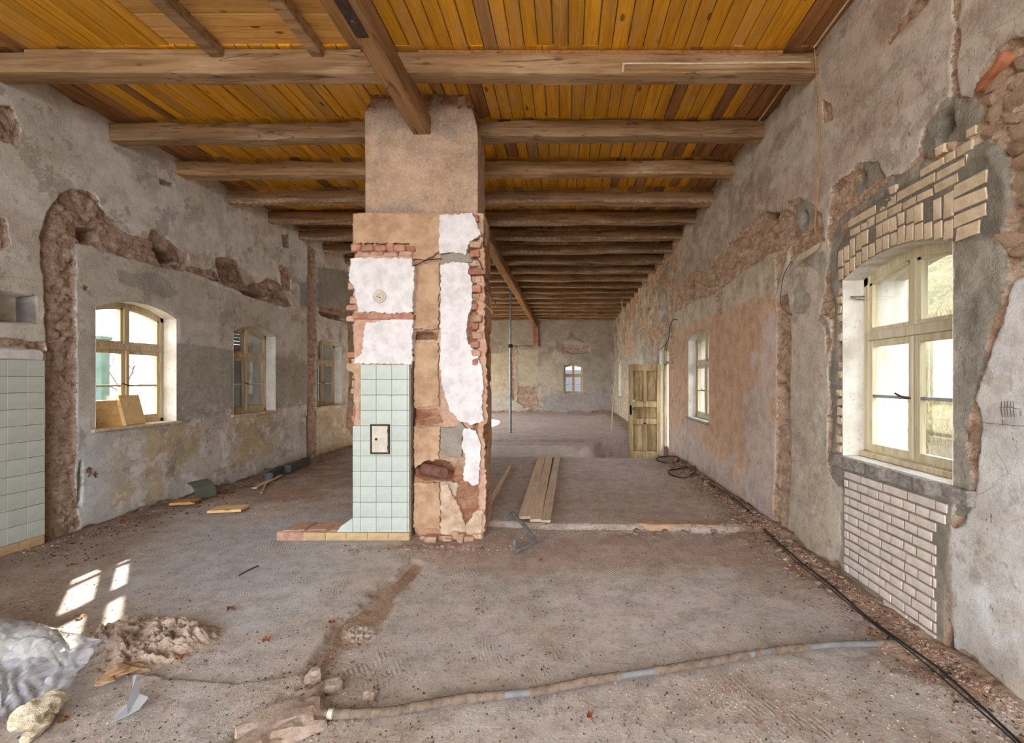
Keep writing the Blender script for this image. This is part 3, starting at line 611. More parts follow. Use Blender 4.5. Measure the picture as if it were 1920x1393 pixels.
# ------------------------------------------------------------------ floor
FL = lambda *p: [onF(x, y) for x, y in p]
SLAB = [onF(x, y, .05) for x, y in ((915,976),(1030,983),(1222,985),(1440,992),(1500,1010),(1262,858),(900,858))]
PIT = [(.22, 9.02), (1.35, 9.02), (1.36, 9.2), (2.3, 9.2), (2.3, 11.6), (.95, 11.55), (.45, 10.6), (.22, 9.9)]
TRENCH = FL((800,1056),(775,1095),(742,1118),(735,1150),(712,1180),(690,1205),(655,1215),(600,1262),(560,1290),(500,1400),(420,1400),(500,1340),(565,1290),(592,1225),(625,1170),(665,1140),(700,1105),(740,1080),(770,1050))
SCREED = FL((-300,1240),(240,1262),(300,1266),(440,1282),(520,1272),(585,1266),(592,1275),(560,1300),(530,1305),(510,1330),(490,1352),(440,1420),(-300,1900))
def attrF(U, V):
    n = fbm(U*1.1, V*1.1, 4, 1); n2 = fbm(U*4, V*4, 4, 5); n3 = fbm(U*.5+3, V*.5, 3, 9)
    C = np.zeros(U.shape+(3,)); C[:] = lin(190, 179, 170)
    C = mixc(C, lin(168, 148, 134), sm(n+.4*n2, -.05, .3)*.7); C = mixc(C, lin(178, 170, 162), sm(-n+.4*n2, .0, .3)*.7)
    red = sm(V, 5.0, 6.2)*sm(-U, 1.2, 2.2); C = mixc(C, lin(150, 108, 74), np.clip(red*(.55+n2), 0, .9))
    C = mixc(C, lin(184, 188, 192), sm(sdp(U, V, FL((300,1000),(640,960),(700,1000),(620,1140),(450,1200),(250,1090)))+n2*.4+n*.3, -.3, .3)*.75)
    C = mixc(C, lin(168, 132, 110), sm(sdp(U, V, FL((770,1005),(1500,1005),(1560,1060),(960,1075),(780,1040)))+n2*.2, -.2, .12)*.6)
    C = mixc(C, lin(132, 104, 80), sm(sdp(U, V, FL((-300,1040),(150,990),(330,950),(300,1010),(150,1090),(100,1160),(-300,1250)))+n2*.3, -.15, .2)*.6)
    C = mixc(C, lin(186, 168, 156), sm(V, 8, 11)*.8)
    slab = sdp(U, V, SLAB); C = mixc(C, lin(176, 152, 134), sm(slab, -.01, .02)*.55); C = mixc(C, lin(192, 178, 168), sm(slab, 0, .05)*sm(n2, 0, .3)*.4)
    C = mixc(C, lin(206, 194, 180), sm(sdp(U, V, FL((900,834),(1072,836),(1088,856),(900,857))), -.02, .05)*.8)
    tr = sdp(U, V, TRENCH)+wob(U, V, 3, .04); C = mixc(C, lin(156, 128, 100), sm(tr, -.01, .03)*.6)
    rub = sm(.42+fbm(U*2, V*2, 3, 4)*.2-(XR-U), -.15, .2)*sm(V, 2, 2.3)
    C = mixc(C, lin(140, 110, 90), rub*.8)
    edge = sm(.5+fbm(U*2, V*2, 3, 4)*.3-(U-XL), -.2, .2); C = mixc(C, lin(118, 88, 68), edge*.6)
    bare = np.maximum(tr-.05, sdp(U, V, FL((180,1190),(420,1180),(410,1205),(250,1275),(150,1290)))*0-1)
    bare = np.maximum(bare, fbm(U*2.3, V*2.3, 5, 11)*.25-.17-sm(slab, -.01, .02)*.2)
    bare = np.maximum(bare, (rub-.72)*.2+n2*.02)
    return dict(col=C, bare=bare, cem=np.full(U.shape, -.3), tint=np.ones(U.shape+(3,)), slab=slab, tr=tr, rub=rub, n2=n2)
def dispF(U, V, A):
    D = fbm(U*1.0, V*1.0, 3, 6)*.012+fbm(U*12, V*12, 4, 8)*.004
    b = sm(A['bare'], -.004, .02); D = D-b*.004+b*fbm(U*26, V*26, 4, 2)*.008
    D = D+sm(A['slab']+fbm(U*6, V*6, 3, 5)*.03*sm(U, .6, 1.0), -.012, .012)*.05
    D = D-sm(A['tr'], -.01, .03)*.025
    sc = sdp(U, V, SCREED)+wob(U, V, 2, .04); D = D+sm(sc, -.006, .008)*.014
    D = D+sm(V, 11.55, 11.65)*.05
    D = D+A['rub']*(.035+.03*fbm(U*6, V*6, 3, 3))
    # combed trowel ridges
    w = sm(sdp(U, V, FL((700,1060),(1350,1040),(1500,1150),(1280,1240),(720,1300),(600,1240),(690,1120)))+fbm(U*2, V*2, 3, 1)*.3, -.1, .15)*sm(fbm(U*1.7, V*1.7, 3, 4), -.1, .15)
    ph = (U*.9+V*.35+fbm(U*1.5, V*1.5, 2, 7)*.25)*2*math.pi/.028
    D = D-sm(sdp(U, V, PIT)+fbm(U*5, V*5, 3, 5)*.02, -.01, .01)*.62
    return D
vs_ = [1.7]
while vs_[-1] < YB+.3: vs_.append(vs_[-1]+max(.009, .0048*vs_[-1]))
vs_ = np.array([YF-.3, -2, 0, 1, 1.4]+vs_)
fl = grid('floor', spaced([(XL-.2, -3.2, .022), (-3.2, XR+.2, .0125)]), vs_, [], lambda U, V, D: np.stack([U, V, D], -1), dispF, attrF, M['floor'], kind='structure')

# ------------------------------------------------------------------ ceiling boards
ceil = empty('ceiling', (0, 0, ZC), kind='structure')
MB().box(XL-TH, XR+TH, YF-.5, YB+TH, ZC+.04, ZC+.3).build('upper_deck', M['outer'], ceil, loc=(0, 0, -ZC))
BEAMS = [3.98]+[5.06+.9*i for i in range(18)]      # front faces
BEAMY = [(y, y+.155) for y in BEAMS]
edges = [2.75]+BEAMS+[YB]
nb = 0; shared = {}; sb = MB()
for k in range(len(edges)-1):
    y0, y1 = edges[k]-.02, edges[k+1]+.02
    if k == 0: y0, y1 = 2.3, BEAMS[0]+.08
    x = XL-.02; 
    while x < XR:
        w = random.choice((.118, .128, .14, .135)); nx = min(x+w, XR+.03)
        if k == 0 and x+w > -3.36 and x < -1.9: x = -1.9; continue
        z = random.uniform(0, .012); g_ = random.uniform(.002, .006)
        if k <= 4 and nb < 285:
            key = (k, round(nx-x, 3))
            if key not in shared: shared[key] = MB().box(-(nx-x)/2+g_, (nx-x)/2-g_, -(y1-y0)/2, (y1-y0)/2, 0, .026).mesh('ceiling_board', .003)
            brown = (nx < -4.62) or (x > 1.86) or (x > 1.2 and random.random() < .35) or random.random() < .03
            o = bpy.data.objects.new('ceiling_board', shared[key].copy() if False else shared[key]); COL.objects.link(o); o.parent = ceil
            o.location = ((x+nx)/2, (y0+y1)/2, z)
            if not o.data.materials: o.data.materials.append(M['board'])
            if brown:
                o.material_slots[0].link = 'OBJECT'; o.material_slots[0].material = M['board_brown']
            nb += 1
        else: sb.box(x+.004, nx-.004, y0, y1, z, z+.025)
        x = nx
sb.build('ceiling_boards_beyond', M['board_brown'], ceil, kind='stuff')
y = BEAMS[0]+.05
for i in range(13):
    MB().box(-.84, .84, -.063, .063, 0, .025).build('cross_board', M['board_cross'], ceil, .003, loc=(-2.71, y-.067, .02+random.uniform(0, .004))); y -= .132
for x in (-3.05, -2.17):
    MB().box(-.055, .055, -.9, .9, -.085, .018).build('batten', M['beam'], ceil, .006, loc=(x, 3.2, 0))
# ------------------------------------------------------------------ windows
ORD = ['first', 'second', 'third', 'fourth', 'fifth', 'sixth', 'seventh', 'eighth', 'ninth', 'tenth', 'eleventh', 'twelfth', 'thirteenth', 'fourteenth', 'fifteenth', 'sixteenth', 'seventeenth', 'eighteenth', 'nineteenth']
def window(num, o, loc, rz, inset, mat, detail=True, ztr=.93, handle=True):
    """local x along the wall, +y into the room, z up from the sill"""
    u0, u1, s, sp, r = o; hw = (u1-u0)/2; H = sp-s
    e = empty('window_%d' % num, loc, rz, kind='structure')
    az = lambda x, t=0: H-t+r*(1-(x/hw)**2)
    t = .052; y0, y1 = -inset-.035, -inset+.035
    mb = MB(); mb.box(-hw-.01, -hw+t, y0, y1, 0, H+.02); mb.box(hw-t, hw+.01, y0, y1, 0, H+.02); mb.box(-hw, hw, y0, y1, -.01, .05)
    n = 14
    for i in range(n):
        a, b = -hw+2*hw*i/n, -hw+2*hw*(i+1)/n
        mb.prism([(a, az(a)-t-.012), (b, az(b)-t-.012), (b, az(b)+.012), (a, az(a)+.012)], y0, y1)
    mb.build('frame', mat, e, .004)
    zt = ztr*1.0
    MB().box(-hw+t, hw-t, y0-.005, y1+.012, zt-.035, zt+.035).build('transom_bar', mat, e, .005)
    MB().box(-.026, .026, y0+.01, y1+.006, zt+.035, az(0)-t).build('upper_mullion', mat, e, .004)
    for sgn in (-1, 1):
        xa, xb = (-hw+t, -.026) if sgn < 0 else (.026, hw-t)
        # fanlight sash
        k = 6; mb = MB(); w = .03
        mb.box(xa, xb, y0+.012, y1-.012, zt+.035, zt+.035+w); mb.box(xa, xa+w, y0+.012, y1-.012, zt+.06, az(xa)-t); mb.box(xb-w, xb, y0+.012, y1-.012, zt+.06, az(xb)-t)
        for i in range(k):
            a, b = xa+(xb-xa)*i/k, xa+(xb-xa)*(i+1)/k; mb.prism([(a, az(a)-t-w), (b, az(b)-t-w), (b, az(b)-t+.005), (a, az(a)-t+.005)], y0+.012, y1-.012)
        f = mb.build('fanlight', mat, e)
        P = [(xa+w, zt+.035+w), (xb-w, zt+.035+w)]+[(xb-w-(xb-xa-2*w)*i/k, az(xb-w-(xb-xa-2*w)*i/k)-t-w) for i in range(k+1)]
        MB().prism(P, (y0+y1)/2-.002, (y0+y1)/2+.002).build('pane', M['glass'], f)
        # casement
        w = .048; xa2, xb2 = (-hw+t-.008, -.004) if sgn < 0 else (.004, hw-t+.008)
        zb_, zt_ = .045, zt-.036
        mb = MB(); yy = (y0+.022, y1-.006)
        mb.box(xa2, xa2+w, *yy, zb_, zt_); mb.box(xb2-w, xb2, *yy, zb_, zt_); mb.box(xa2+w, xb2-w, *yy, zb_, zb_+w+.012); mb.box(xa2+w, xb2-w, *yy, zt_-w, zt_)
        c = mb.build('casement', mat, e, .003)
        zm = (zb_+zt_)/2; MB().box(xa2+w-.004, xb2-w+.004, y0+.022, y1-.01, zm-.011, zm+.011).build('glazing_bar', M['steel'] if num == 1 else mat, c)
        for za, zz in ((zb_+w+.012, zm-.011), (zm+.011, zt_-w)):
            MB().box(xa2+w-.004, xb2-w+.004, (y0+y1)/2-.002, (y0+y1)/2+.002, za, zz).build('pane', M['glass'], c)
    if handle:
        zm = (.045+zt-.036)/2
        mb = MB(); mb.box(-.012, .012, y1+.006, y1+.016, zm-.05, zm+.05); mb.tube([(0, y1+.01, zm), (0, y1+.045, zm)], .007, 8); mb.tube([(0, y1+.045, zm), (.05, y1+.05, zm+.012), (.1, y1+.05, zm+.03)], .007, 8)
        mb.build('handle', M['iron'], e)
    MB().box(-.016, .016, y1+.006, y1+.02, .06, zt-.04).build('cover_strip', mat, e, .003)
    return e
def wplace(o, side):
    u = (o[0]+o[1])/2
    return ((XR, u, o[2]), math.pi/2) if side == 'R' else ((XL, u, o[2]), -math.pi/2) if side == 'L' else ((u, YB, o[2]), math.pi)
k = 0
for i, o in enumerate(WIN_R):
    k += 1; loc, rz = wplace(o, 'R'); wn = window(k, o, loc, rz, .2 if i == 0 else .17, M['frame'] if i == 0 else M['frame_white'], ztr=.94)
    if i == 0:
        # rough concrete sill slab with a ragged front
        P = [(-.66, .03)]; rr = random.Random(4)
        for j in range(30): P.append((-.66+1.29*j/29, .055+rr.uniform(-.014, .014)))
        P += [(.63, -.16), (-.66, -.16)]
        MB().prism(P, -.085, .0, 'z').build('sill', M['rawconcrete'], wn, .004)
        MB().box(-.5, .5, -.17, -.12, 0, .04).build('bottom_rail', M['frame_white'], wn, .004)
        mb = MB(); mb.tube([(.5, -.16, 1.26), (.48, -.08, 1.255), (.46, -.03, 1.25)], .006, 6); mb.tube([(.5, -.16, 1.235), (.48, -.08, 1.235), (.46, -.03, 1.25)], .005, 6); mb.build('hook', M['steel'], wn)
    else: MB().box(-(o[1]-o[0])/2-.04, (o[1]-o[0])/2+.04, -.16, .05, -.035, .0, j=.004).build('sill', M['rawconcrete'], wn, .004)
for i, o in enumerate(WIN_L):
    k += 1; loc, rz = wplace(o, 'L'); hw = (o[1]-o[0])/2; wn = window(k, o, loc, rz, .2, M['frame_white'], ztr=.93)
    MB().box(-hw-.06, hw+.06, -.18, .045, -.03, .004, j=.003).build('sill', M['frame_white'], wn, .006)
for i, o in enumerate(WIN_B):
    k += 1; loc, rz = wplace(o, 'B'); hw = (o[1]-o[0])/2; wn = window(k, o, loc, rz, .22, M['frame_white'], ztr=.86)
    MB().box(-hw-.04, hw+.04, -.18, .04, -.03, .0).build('sill', M['frame_white'], wn, .004)
    MB().box(-.38, .0, -.26, -.245, .45, .85).build('boarded_pane', M['board_brown'], wn)

# louvred shutters closed outside some windows
def shutter(o, side, label, lou=True, ang=0, leafs=(-1, 1), mat='shutter'):
    loc, rz = wplace(o, side); hw = (o[1]-o[0])/2; H = o[3]-o[2]+o[4]+.22
    for sg in leafs:
        e = empty('window_shutter', loc, rz, label=label % ('left' if sg*(1 if side == 'L' else -1) > 0 else 'right'), cat='shutter', group='shutters outside the windows')
        y = -TH-.03
        mb = MB(); x0, x1 = (.004, hw+.04) if sg > 0 else (-hw-.04, -.004)
        mb.box(x0, x0+.06, y-.035, y, -.02, H); mb.box(x1-.06, x1, y-.035, y, -.02, H)
        for z in (-.02, H*.62, H-.08): mb.box(x0+.06, x1-.06, y-.035, y, z, z+.08)
        mb.build('shutter_frame', M[mat], e, .003)
        MB().box(x0+.05, x1-.05, y-.022, y-.012, .04, H*.63).build('panel', M[mat], e)
        z = H*.62+.1
        while z < H-.1:
            MB().obox(((x0+x1)/2, y-.018, z), (x1-x0-.11, .064, .007), (.85, 0, 0)).build('louvre', M[mat], e); z += .058
for o in WIN_L[1:3]:
    shutter(o, 'L', {6.97: '%s leaf of the dark shutters behind the second window of the left wall', 9.3: '%s leaf of the dark shutters behind the third window of the left wall', 13.2: '%s leaf of the shutters behind the left wall window hidden by the pillar', 17.2: '%s leaf of the shutters behind the farthest left wall window'}[o[0]])
shutter(WIN_B[0], 'B', '%s leaf of the dark louvred shutters behind the far wall window')

# ------------------------------------------------------------------ beams
def rough_beam(mb, x0, x1, hy, hz, seed, n=90, amp=.006, bend=.01, ax=0, rnd=.22):
    q = rnd; P = []
    for sx, sy in ((1, 1), (-1, 1), (-1, -1), (1, -1)):
        e_ = [(1-0, 1-q), (1-q*.35, 1-q*.35), (1-q, 1-0)]
        if sx*sy < 0: e_ = e_[::-1]
        P += [(sx*u, sy*v) for u, v in e_]+([(sx*.33, sy), (-sx*.33, sy)] if sx*sy > 0 else [(sx, sy*.33), (sx, -sy*.33)])
    K = len(P)
    xs = np.linspace(x0, x1, n); vs = []
    for i, x in enumerate(xs):
        by = fbm(np.array([x*.5]), np.array([seed*3.1]), 2, 1)[0]*bend; bz = fbm(np.array([x*.6]), np.array([seed*5.7]), 2, 3)[0]*bend
        for j, (c, s_) in enumerate(P):
            d = fbm(np.array([x*2.2]), np.array([(j%K)*.33+seed*7.7]), 3, 5)[0]*amp*2.2
            yv = by+c*(hy+d); zv = bz+s_*(hz+d)
            vs.append((x, yv, zv) if ax == 0 else (yv, x, zv))
    fs = [(i*K+j, i*K+(j+1) % K, (i+1)*K+(j+1) % K, (i+1)*K+j) for i in range(n-1) for j in range(K)]
    fs += [tuple(range(K)), tuple((n-1)*K+j for j in range(K))]; mb.sm = True; mb.add(vs, fs)
for i, (y0, y1) in enumerate(BEAMY):
    n = 110 if i < 6 else 50
    e = empty('ceiling_beam', (0, (y0+y1)/2, 4.35), label='hewn timber beam, %s across the ceiling counting from the front' % ORD[i] if i < 18 else 'last hewn timber beam before the far wall', cat='beam', group='timber ceiling beams')
    mb = MB(); rough_beam(mb, XL-.1, XR+.1, .0775 if i else .08, .088, 40+i, n, .004 if i < 1 else .009, .012 if i == 0 else .035, 0, .07 if i == 0 else .13)
    mb.build('timber', M['beam'] if i < 3 else M['beam_far'], e)
    if i == 0:
        MB().box(XL+.35, -1.8, -.075, -.035, .083, .125, j=.002).build('nailing_lath', M['beam'], e, .003)
        MB().box(-1.3, 1.9, -.075, -.045, .088, .118, j=.003).build('nailing_lath', M['board_brown'], e, .003)
e = empty('ceiling_girder', (-1.465, 0, 4.165), label='thick timber girder running from the front of the room onto the pillar', cat='beam')
mb = MB(); rough_beam(mb, YF+.5, 4.74, .088, .097, 3, 120, .004, .006, 1, .12); mb.build('timber', M['girder'], e)
mb = MB(); mb.box(-.055, .03, 2.6, 3.3, -.108, -.097); lathe(mb, [(.018, -.125), (.02, -.108)], 6, 'z', (-.01, 3.15, 0)); mb.build('strap_plate', M['iron'], e)
e = empty('ceiling_girder', (-1.465, 0, 4.165), label='thick timber girder running from the pillar to the far wall', cat='beam')
mb = MB(); rough_beam(mb, 5.0, YB+.1, .088, .097, 8, 120, .005, .02, 1, .12); mb.build('timber', M['girder'], e)
e = empty('brick_pier', (-1.42, YB-.06, 0), label='narrow brick pier under the girder on the far wall', cat='pier')
z = 3.12; j = 0
while z < 4.04:
    MB().box(-.125, .125, -.06, .05, 0, .068, j=.004).build('brick', M['redbrick'], e, .005, loc=(random.uniform(-.008, .008), random.uniform(-.01, .01), z)); z += .078
MB().box(-.11, .11, -.04, .05, 3.12, 4.07).build('mortar', M['tan'], e)

# ------------------------------------------------------------------ masonry pillar
YC = 4.56                                         # face of the lower pillar
pil = empty('masonry_pillar', (-1.5, 4.8, 0), label='free standing masonry pillar with broken plaster, bricks and pale tiles', cat='pillar')
def at_pil(o): o.matrix_parent_inverse = Matrix.Translation((1.5, -4.8, 0)); return o
def pl(*p, Y=YC): return [onY(x, y, Y) for x, y in p]
# lower body: front and sides as one relief
def ringbody(name, zs, prof, col_fn, dispf, mat, nper=None):
    """prof(z) -> x0,x1,y0,y1 ; closed sides, subdivided"""
    h = .016; x0, x1, y0, y1 = prof(np.array([zs[0]])); W_, D_ = float(x1[0]-x0[0]), float(y1[0]-y0[0])
    a = [(t, 0) for t in np.arange(0, 1, h/W_)]+[(1, t) for t in np.arange(0, 1, h/D_)]+[(1-t, 1) for t in np.arange(0, 1, .06)]+[(0, 1-t) for t in np.arange(0, 1, .04)]
    a = np.array(a); V = np.array(zs)[None, :]*np.ones((len(a), 1)); X0, X1, Y0, Y1 = prof(V)
    X = X0+(X1-X0)*a[:, :1]; Y = Y0+(Y1-Y0)*a[:, 1:]
    N = np.stack([np.where(a[:, 0] >= 1, 1., np.where(a[:, 0] <= 0, -1., 0)), np.where(a[:, 1] <= 0, -1., np.where(a[:, 1] >= 1, 1., 0))], -1)
    N = N/np.maximum(np.linalg.norm(N, axis=1, keepdims=True), 1e-6)
    U = X+Y*1.0; A = col_fn(X, Y, V, N); D = dispf(U, V, A)
    P = np.stack([X+N[:, :1]*D, Y+N[:, 1:]*D, V], -1); nu, nv = V.shape
    idx = np.arange(nu*nv).reshape(nu, nv); nx = np.roll(idx, -1, 0)
    q = np.stack([idx[:, :-1], nx[:, :-1], nx[:, 1:], idx[:, 1:]], -1).reshape(-1, 4)
    return at_pil(raw(name, P.reshape(-1, 3), q, A, mat, pil))
def col_low(X, Y, V, N):
    C = np.zeros(V.shape+(3,)); C[:] = lin(190, 150, 118); n = fbm(X*3+Y, V*3, 4, 2)
    z = lambda p, c, w=.01, a=1, nz=.02: mixc(C, c, sm(sdp(X, V, p)+wob(X, V, 2, nz), -w, w)*a*(N[:, 1:] < -.5))
    C = mixc(C, lin(206, 176, 148), sm(n, 0, .4)*.7); C = z(pl((770,820),(825,820),(825,1015),(770,1015)), lin(182, 130, 88), .02, .8)
    C = z(pl((822,905),(915,905),(915,1015),(822,1015)), lin(196, 180, 160), .01, .8, .05)
    bare = union(X, V, [pl((770,860),(825,868),(865,870),(880,905),(905,905),(905,960),(870,985),(862,950),(850,940),(858,905),(826,905),(800,900),(772,895)), pl((880,440),(930,440),(930,820),(890,830),(876,700)),
          pl((772,765),(822,765),(835,795),(772,800)), pl((772,618),(822,622),(822,640),(772,638)), pl((640,470),(664,470),(664,800),(640,800))])+wob(X, V, 1, .03)
    bare = np.where(N[:, 1:] > -.5, fbm(Y*4+X, V*3, 4, 6)*.3+.03, bare)
    bare = np.maximum(bare, .04-V+fbm(X*5+Y*5, V*5, 3, 3)*.1)
    hole = union(X, V, [pl((776,880),(790,868),(815,862),(842,866),(850,885),(844,900),(800,902)), pl((772,622),(808,620),(818,634),(772,636))])
    tint = np.ones(V.shape+(3,)); tint = mixc(tint, (.8, .58, .45), sm(union(X, V, [pl((780,880),(850,880),(880,905),(780,905))])+n*.05, -.03, .05)*.7)
    return dict(col=C, bare=bare, cem=np.full(V.shape, -.3), tint=tint, hole=hole)
ringbody('lower_masonry', np.arange(-.02, 3.25, .016), lambda V: (-2.14+.10*sm(V, .9, 1.4)*0+V*0, -.83+V*0, YC+V*0, 5.04+V*0), col_low, lambda U, V, A: relief(U, V, A, .02, 5, A['hole'], .008, 9), M['pillar'])
def col_up(X, Y, V, N):
    C = np.zeros(V.shape+(3,)); C[:] = lin(178, 150, 122); n = fbm(X*3+Y, V*3, 4, 2); n2 = fbm(X*9+Y, V*9, 4, 4)
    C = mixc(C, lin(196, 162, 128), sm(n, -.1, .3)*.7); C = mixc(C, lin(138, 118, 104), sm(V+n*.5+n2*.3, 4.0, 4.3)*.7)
    C = mixc(C, lin(120, 104, 92), sm(-V+n2*.2, -3.38, -3.3)*.5)
    bare = .35*(V-4.38)+n2*.08
    return dict(col=C, bare=bare, cem=np.full(V.shape, -.3), tint=np.ones(V.shape+(3,)))
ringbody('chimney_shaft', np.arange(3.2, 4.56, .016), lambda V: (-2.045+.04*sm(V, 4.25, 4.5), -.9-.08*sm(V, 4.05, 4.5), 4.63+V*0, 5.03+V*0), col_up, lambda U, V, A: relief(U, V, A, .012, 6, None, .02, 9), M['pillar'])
at_pil(MB().box(-2.1, -.86, 4.58, 5.03, 3.2, 3.26).build('shoulder_ledge', M['tan'], pil))
def patch(name, pts, t, mat, Y=YC, seed=1, amp=.010, step=.022, label=None, back=.02):
    P = jag([onY(x, y, Y-t) for x, y in pts], step, amp, seed)
    mb = MB(); mb.prism(P, Y-t, Y+back, 'y'); o = at_pil(mb.build(name, M[mat], pil, .003, label=label)); return o
patch('plaster_patch', ((668,402),(690,399),(760,402),(825,400),(826,440),(824,470),(800,485),(772,486),(768,456),(664,456),(660,420)), .05, 'tan', seed=2, label='tan plaster over the lintel')
patch('plaster_patch', ((824,402),(870,401),(885,398),(902,440),(880,452),(872,478),(850,472),(824,476)), .058, 'white', seed=3, label='small white plaster patch')
patch('mortar_collar', ((826,478),(852,472),(886,474),(884,492),(826,496)), .045, 'cement', seed=4)
patch('plaster_patch', ((656,485),(700,483),(770,484),(776,500),(774,585),(735,588),(672,584),(664,540),(654,525)), .10, 'white', seed=5, label='white plaster field round the vent rosette')
patch('plaster_patch', ((686,606),(720,600),(774,596),(772,683),(664,682),(666,672),(678,662),(682,630)), .09, 'white', seed=6, label='white plaster field above the tiles')
patch('plaster_patch', ((826,496),(850,490),(878,492),(880,515),(887,540),(884,575),(877,600),(874,625),(878,645),(893,660),(903,688),(906,720),(903,760),(908,790),(885,797),(860,788),(842,768),(830,730),(824,680),(825,600)), .055, 'white', seed=7, label='tall white plaster strip')
patch('plaster_patch', ((868,806),(880,802),(892,808),(903,835),(900,870),(897,908),(884,910),(868,898),(873,860),(866,835)), .05, 'white', seed=8, label='lower white plaster remnant')
patch('cement_patch', ((826,802),(855,800),(864,790),(874,806),(866,822),(866,857),(828,858)), .045, 'cement', seed=9, amp=.005)
patch('plaster_patch', ((774,500),(824,492),(822,618),(774,616)), .03, 'tan', seed=10); patch('plaster_patch', ((774,642),(822,642),(822,762),(774,764)), .028, 'tan', seed=11)
patch('plaster_patch', ((774,800),(826,800),(822,862),(800,864),(776,878)), .03, 'tan', seed=12); patch('plaster_patch', ((776,905),(824,905),(824,992),(774,990)), .03, 'tan', seed=13)
patch('plaster_patch', ((826,912),(840,908),(846,925),(862,950),(872,985),(890,960),(905,955),(903,1005),(826,1003)), .035, 'crust', seed=14, label='crumbled grey render at the pillar foot')
# thick backing under the white fields and tiles
def bx(name, x0, x1, ya, yb, dep, mat, Y=YC, j=.004, bev=.004, label=None):
    a = onY(x0, yb, Y-dep); b = onY(x1, ya, Y-dep); return at_pil(MB().box(a[0], b[0], Y-dep, Y+.05, a[1], b[1], j=j).build(name, M[mat], pil, bev, label=label))
bx('backing', 668, 772, 478, 690, .07, 'palebrick'); bx('backing', 672, 770, 684, 1004, .075, 'tan', j=.001)
bx('ledge_course', 660, 776, 588, 597, .10, 'redbrick', j=.01)
rr = random.Random(5)
x = 657
for i, w in enumerate((20, 25, 22, 16, 22, 18)):
    bx('brick', x, x+w-1.5, 457+rr.uniform(-1, 2), 471, .095+rr.uniform(-.012, .01), 'redbrick', j=.01, bev=.012); x += w-.3
x = 666
for i in range(4): bx('brick', x, x+26, 471, 481, .08+rr.uniform(-.01, .01), 'palebrick', j=.01, bev=.01); x += 27
y = 592; i = 0
while y < 790:
    xl = 662+rr.uniform(-7, 10)+(-6 if i in (0, 5, 9) else 0)
    bx('brick', max(xl, 648), 684, y, y+11.5, .02+rr.uniform(-.01, .02), 'redbrick' if i % 3 else 'palebrick', j=.009, bev=.008, Y=YC+.06); y += 13.5; i += 1
for xl, ya, yb in ((651,500,512),(652,530,542),(655,556,570),(648,572,582)): bx('brick', xl, 670, ya, yb, .03, 'palebrick', j=.009, bev=.008)
patch('corbel', ((650,680),(684,678),(684,716),(672,712),(662,698),(650,692)), .07, 'tan', seed=22)
for i, (ya, proud) in enumerate(((402,.02),(418,.0),(434,.02),(452,.03),(468,.02),(486,.0),(502,.045),(518,.0),(534,.05),(551,0),(568,.01),(590,.045),(606,.02),(622,.0),(640,.03),(656,.03),(672,.03))):
    xr = 899+rr.uniform(-4, 5)+(6 if proud > .04 else 0); bx('brick', 880+rr.uniform(-3, 6), xr, ya, ya+12.5, .03+proud, 'palebrick' if i % 2 else 'redbrick', j=.009, bev=.008)
# right arris below: irregular masonry nose
patch('mortar_nose', ((895,440),(905,445),(909,480),(908,600),(912,680),(914,790),(906,800),(912,900),(908,1003),(898,1003),(896,800)), .012, 'palebrick', seed=31, amp=.012)
at_pil(MB().prism(jag([onY(x, y, YC-.05) for x, y in ((769,492),(774,492),(775,700),(774,1004),(769,1004))], .03, .006, 77), YC-.062, YC+.02, 'y').build('open_joint', M['cement_dark'], pil))
# tiles
YT = YC-.09; px = .153
def tile_mesh(w, h, t=.008):
    return MB().box(-w/2+.0015, w/2-.0015, -t, 0, -h/2+.0015, h/2-.0015).mesh('tile', .0015)
TM = {}
def put_tile(par, x, z, w, h, Y, mat, name='tile', fix=True):
    k_ = (round(w, 3), round(h, 3), mat)
    if k_ not in TM: TM[k_] = tile_mesh(w, h); TM[k_].materials.append(M[mat])
    o = bpy.data.objects.new(name, TM[k_]); COL.objects.link(o); o.parent = par; o.location = (x, Y, z)
    if fix: at_pil(o)
    return o
zrow = [EYE+(CY-y)*YT/F for y in (711.4, 740.5, 769.2, 797.8, 826.2, 854.5, 883.4, 911.8, 941, 969.3, 997.7)]
zrow = [EYE+(CY-684)*YT/F]+zrow; xc = [(x-CX)*YT/F for x in (676.8, 705.8, 734.8, 763.8, 768.4)]; xl0 = (661.8-CX)*YT/F
at_pil(MB().box(xc[0]+.002, xc[4]-.002, YT, YT+.03, zrow[-1]+.002, zrow[0]-.001).build('tile_bed', M['grout'], pil)); at_pil(MB().box(xl0+.002, xc[0]+.003, YT+.001, YT+.03, zrow[-1]+.002, zrow[4]-.002).build('tile_bed', M['grout'], pil))
for r_ in range(11):
    for c in range(4):
        if r_ in (4, 5) and c == 1 and False: continue
        put_tile(pil, (xc[c]+xc[c+1])/2, (zrow[r_]+zrow[r_+1])/2, xc[c+1]-xc[c], zrow[r_]-zrow[r_+1], YT, 'tile_w')
    if r_ >= 4: put_tile(pil, (xl0+xc[0])/2, (zrow[r_]+zrow[r_+1])/2, xc[0]-xl0, zrow[r_]-zrow[r_+1], YT, 'tile_w')
P = [onY(x, y, YT) for x, y in ((661.5,971),(661.5,997.5),(632,997.5),(640,986))]; at_pil(MB().prism(P, YT-.008, YT+.02, 'y').build('tile', M['tile'], pil, .001, label='broken corner tile'))
xs_ = [570, 611, 651, 690, 729, 768.4]
for a, b in zip(xs_[:-1], xs_[1:]):
    X0, X1 = (a-CX)*YT/F, (b-CX)*YT/F; put_tile(pil, (X0+X1)/2, (zrow[-1]+.0)/2+.0, X1-X0, zrow[-1]-.003, YT-.002, 'tile_base', 'base_tile')
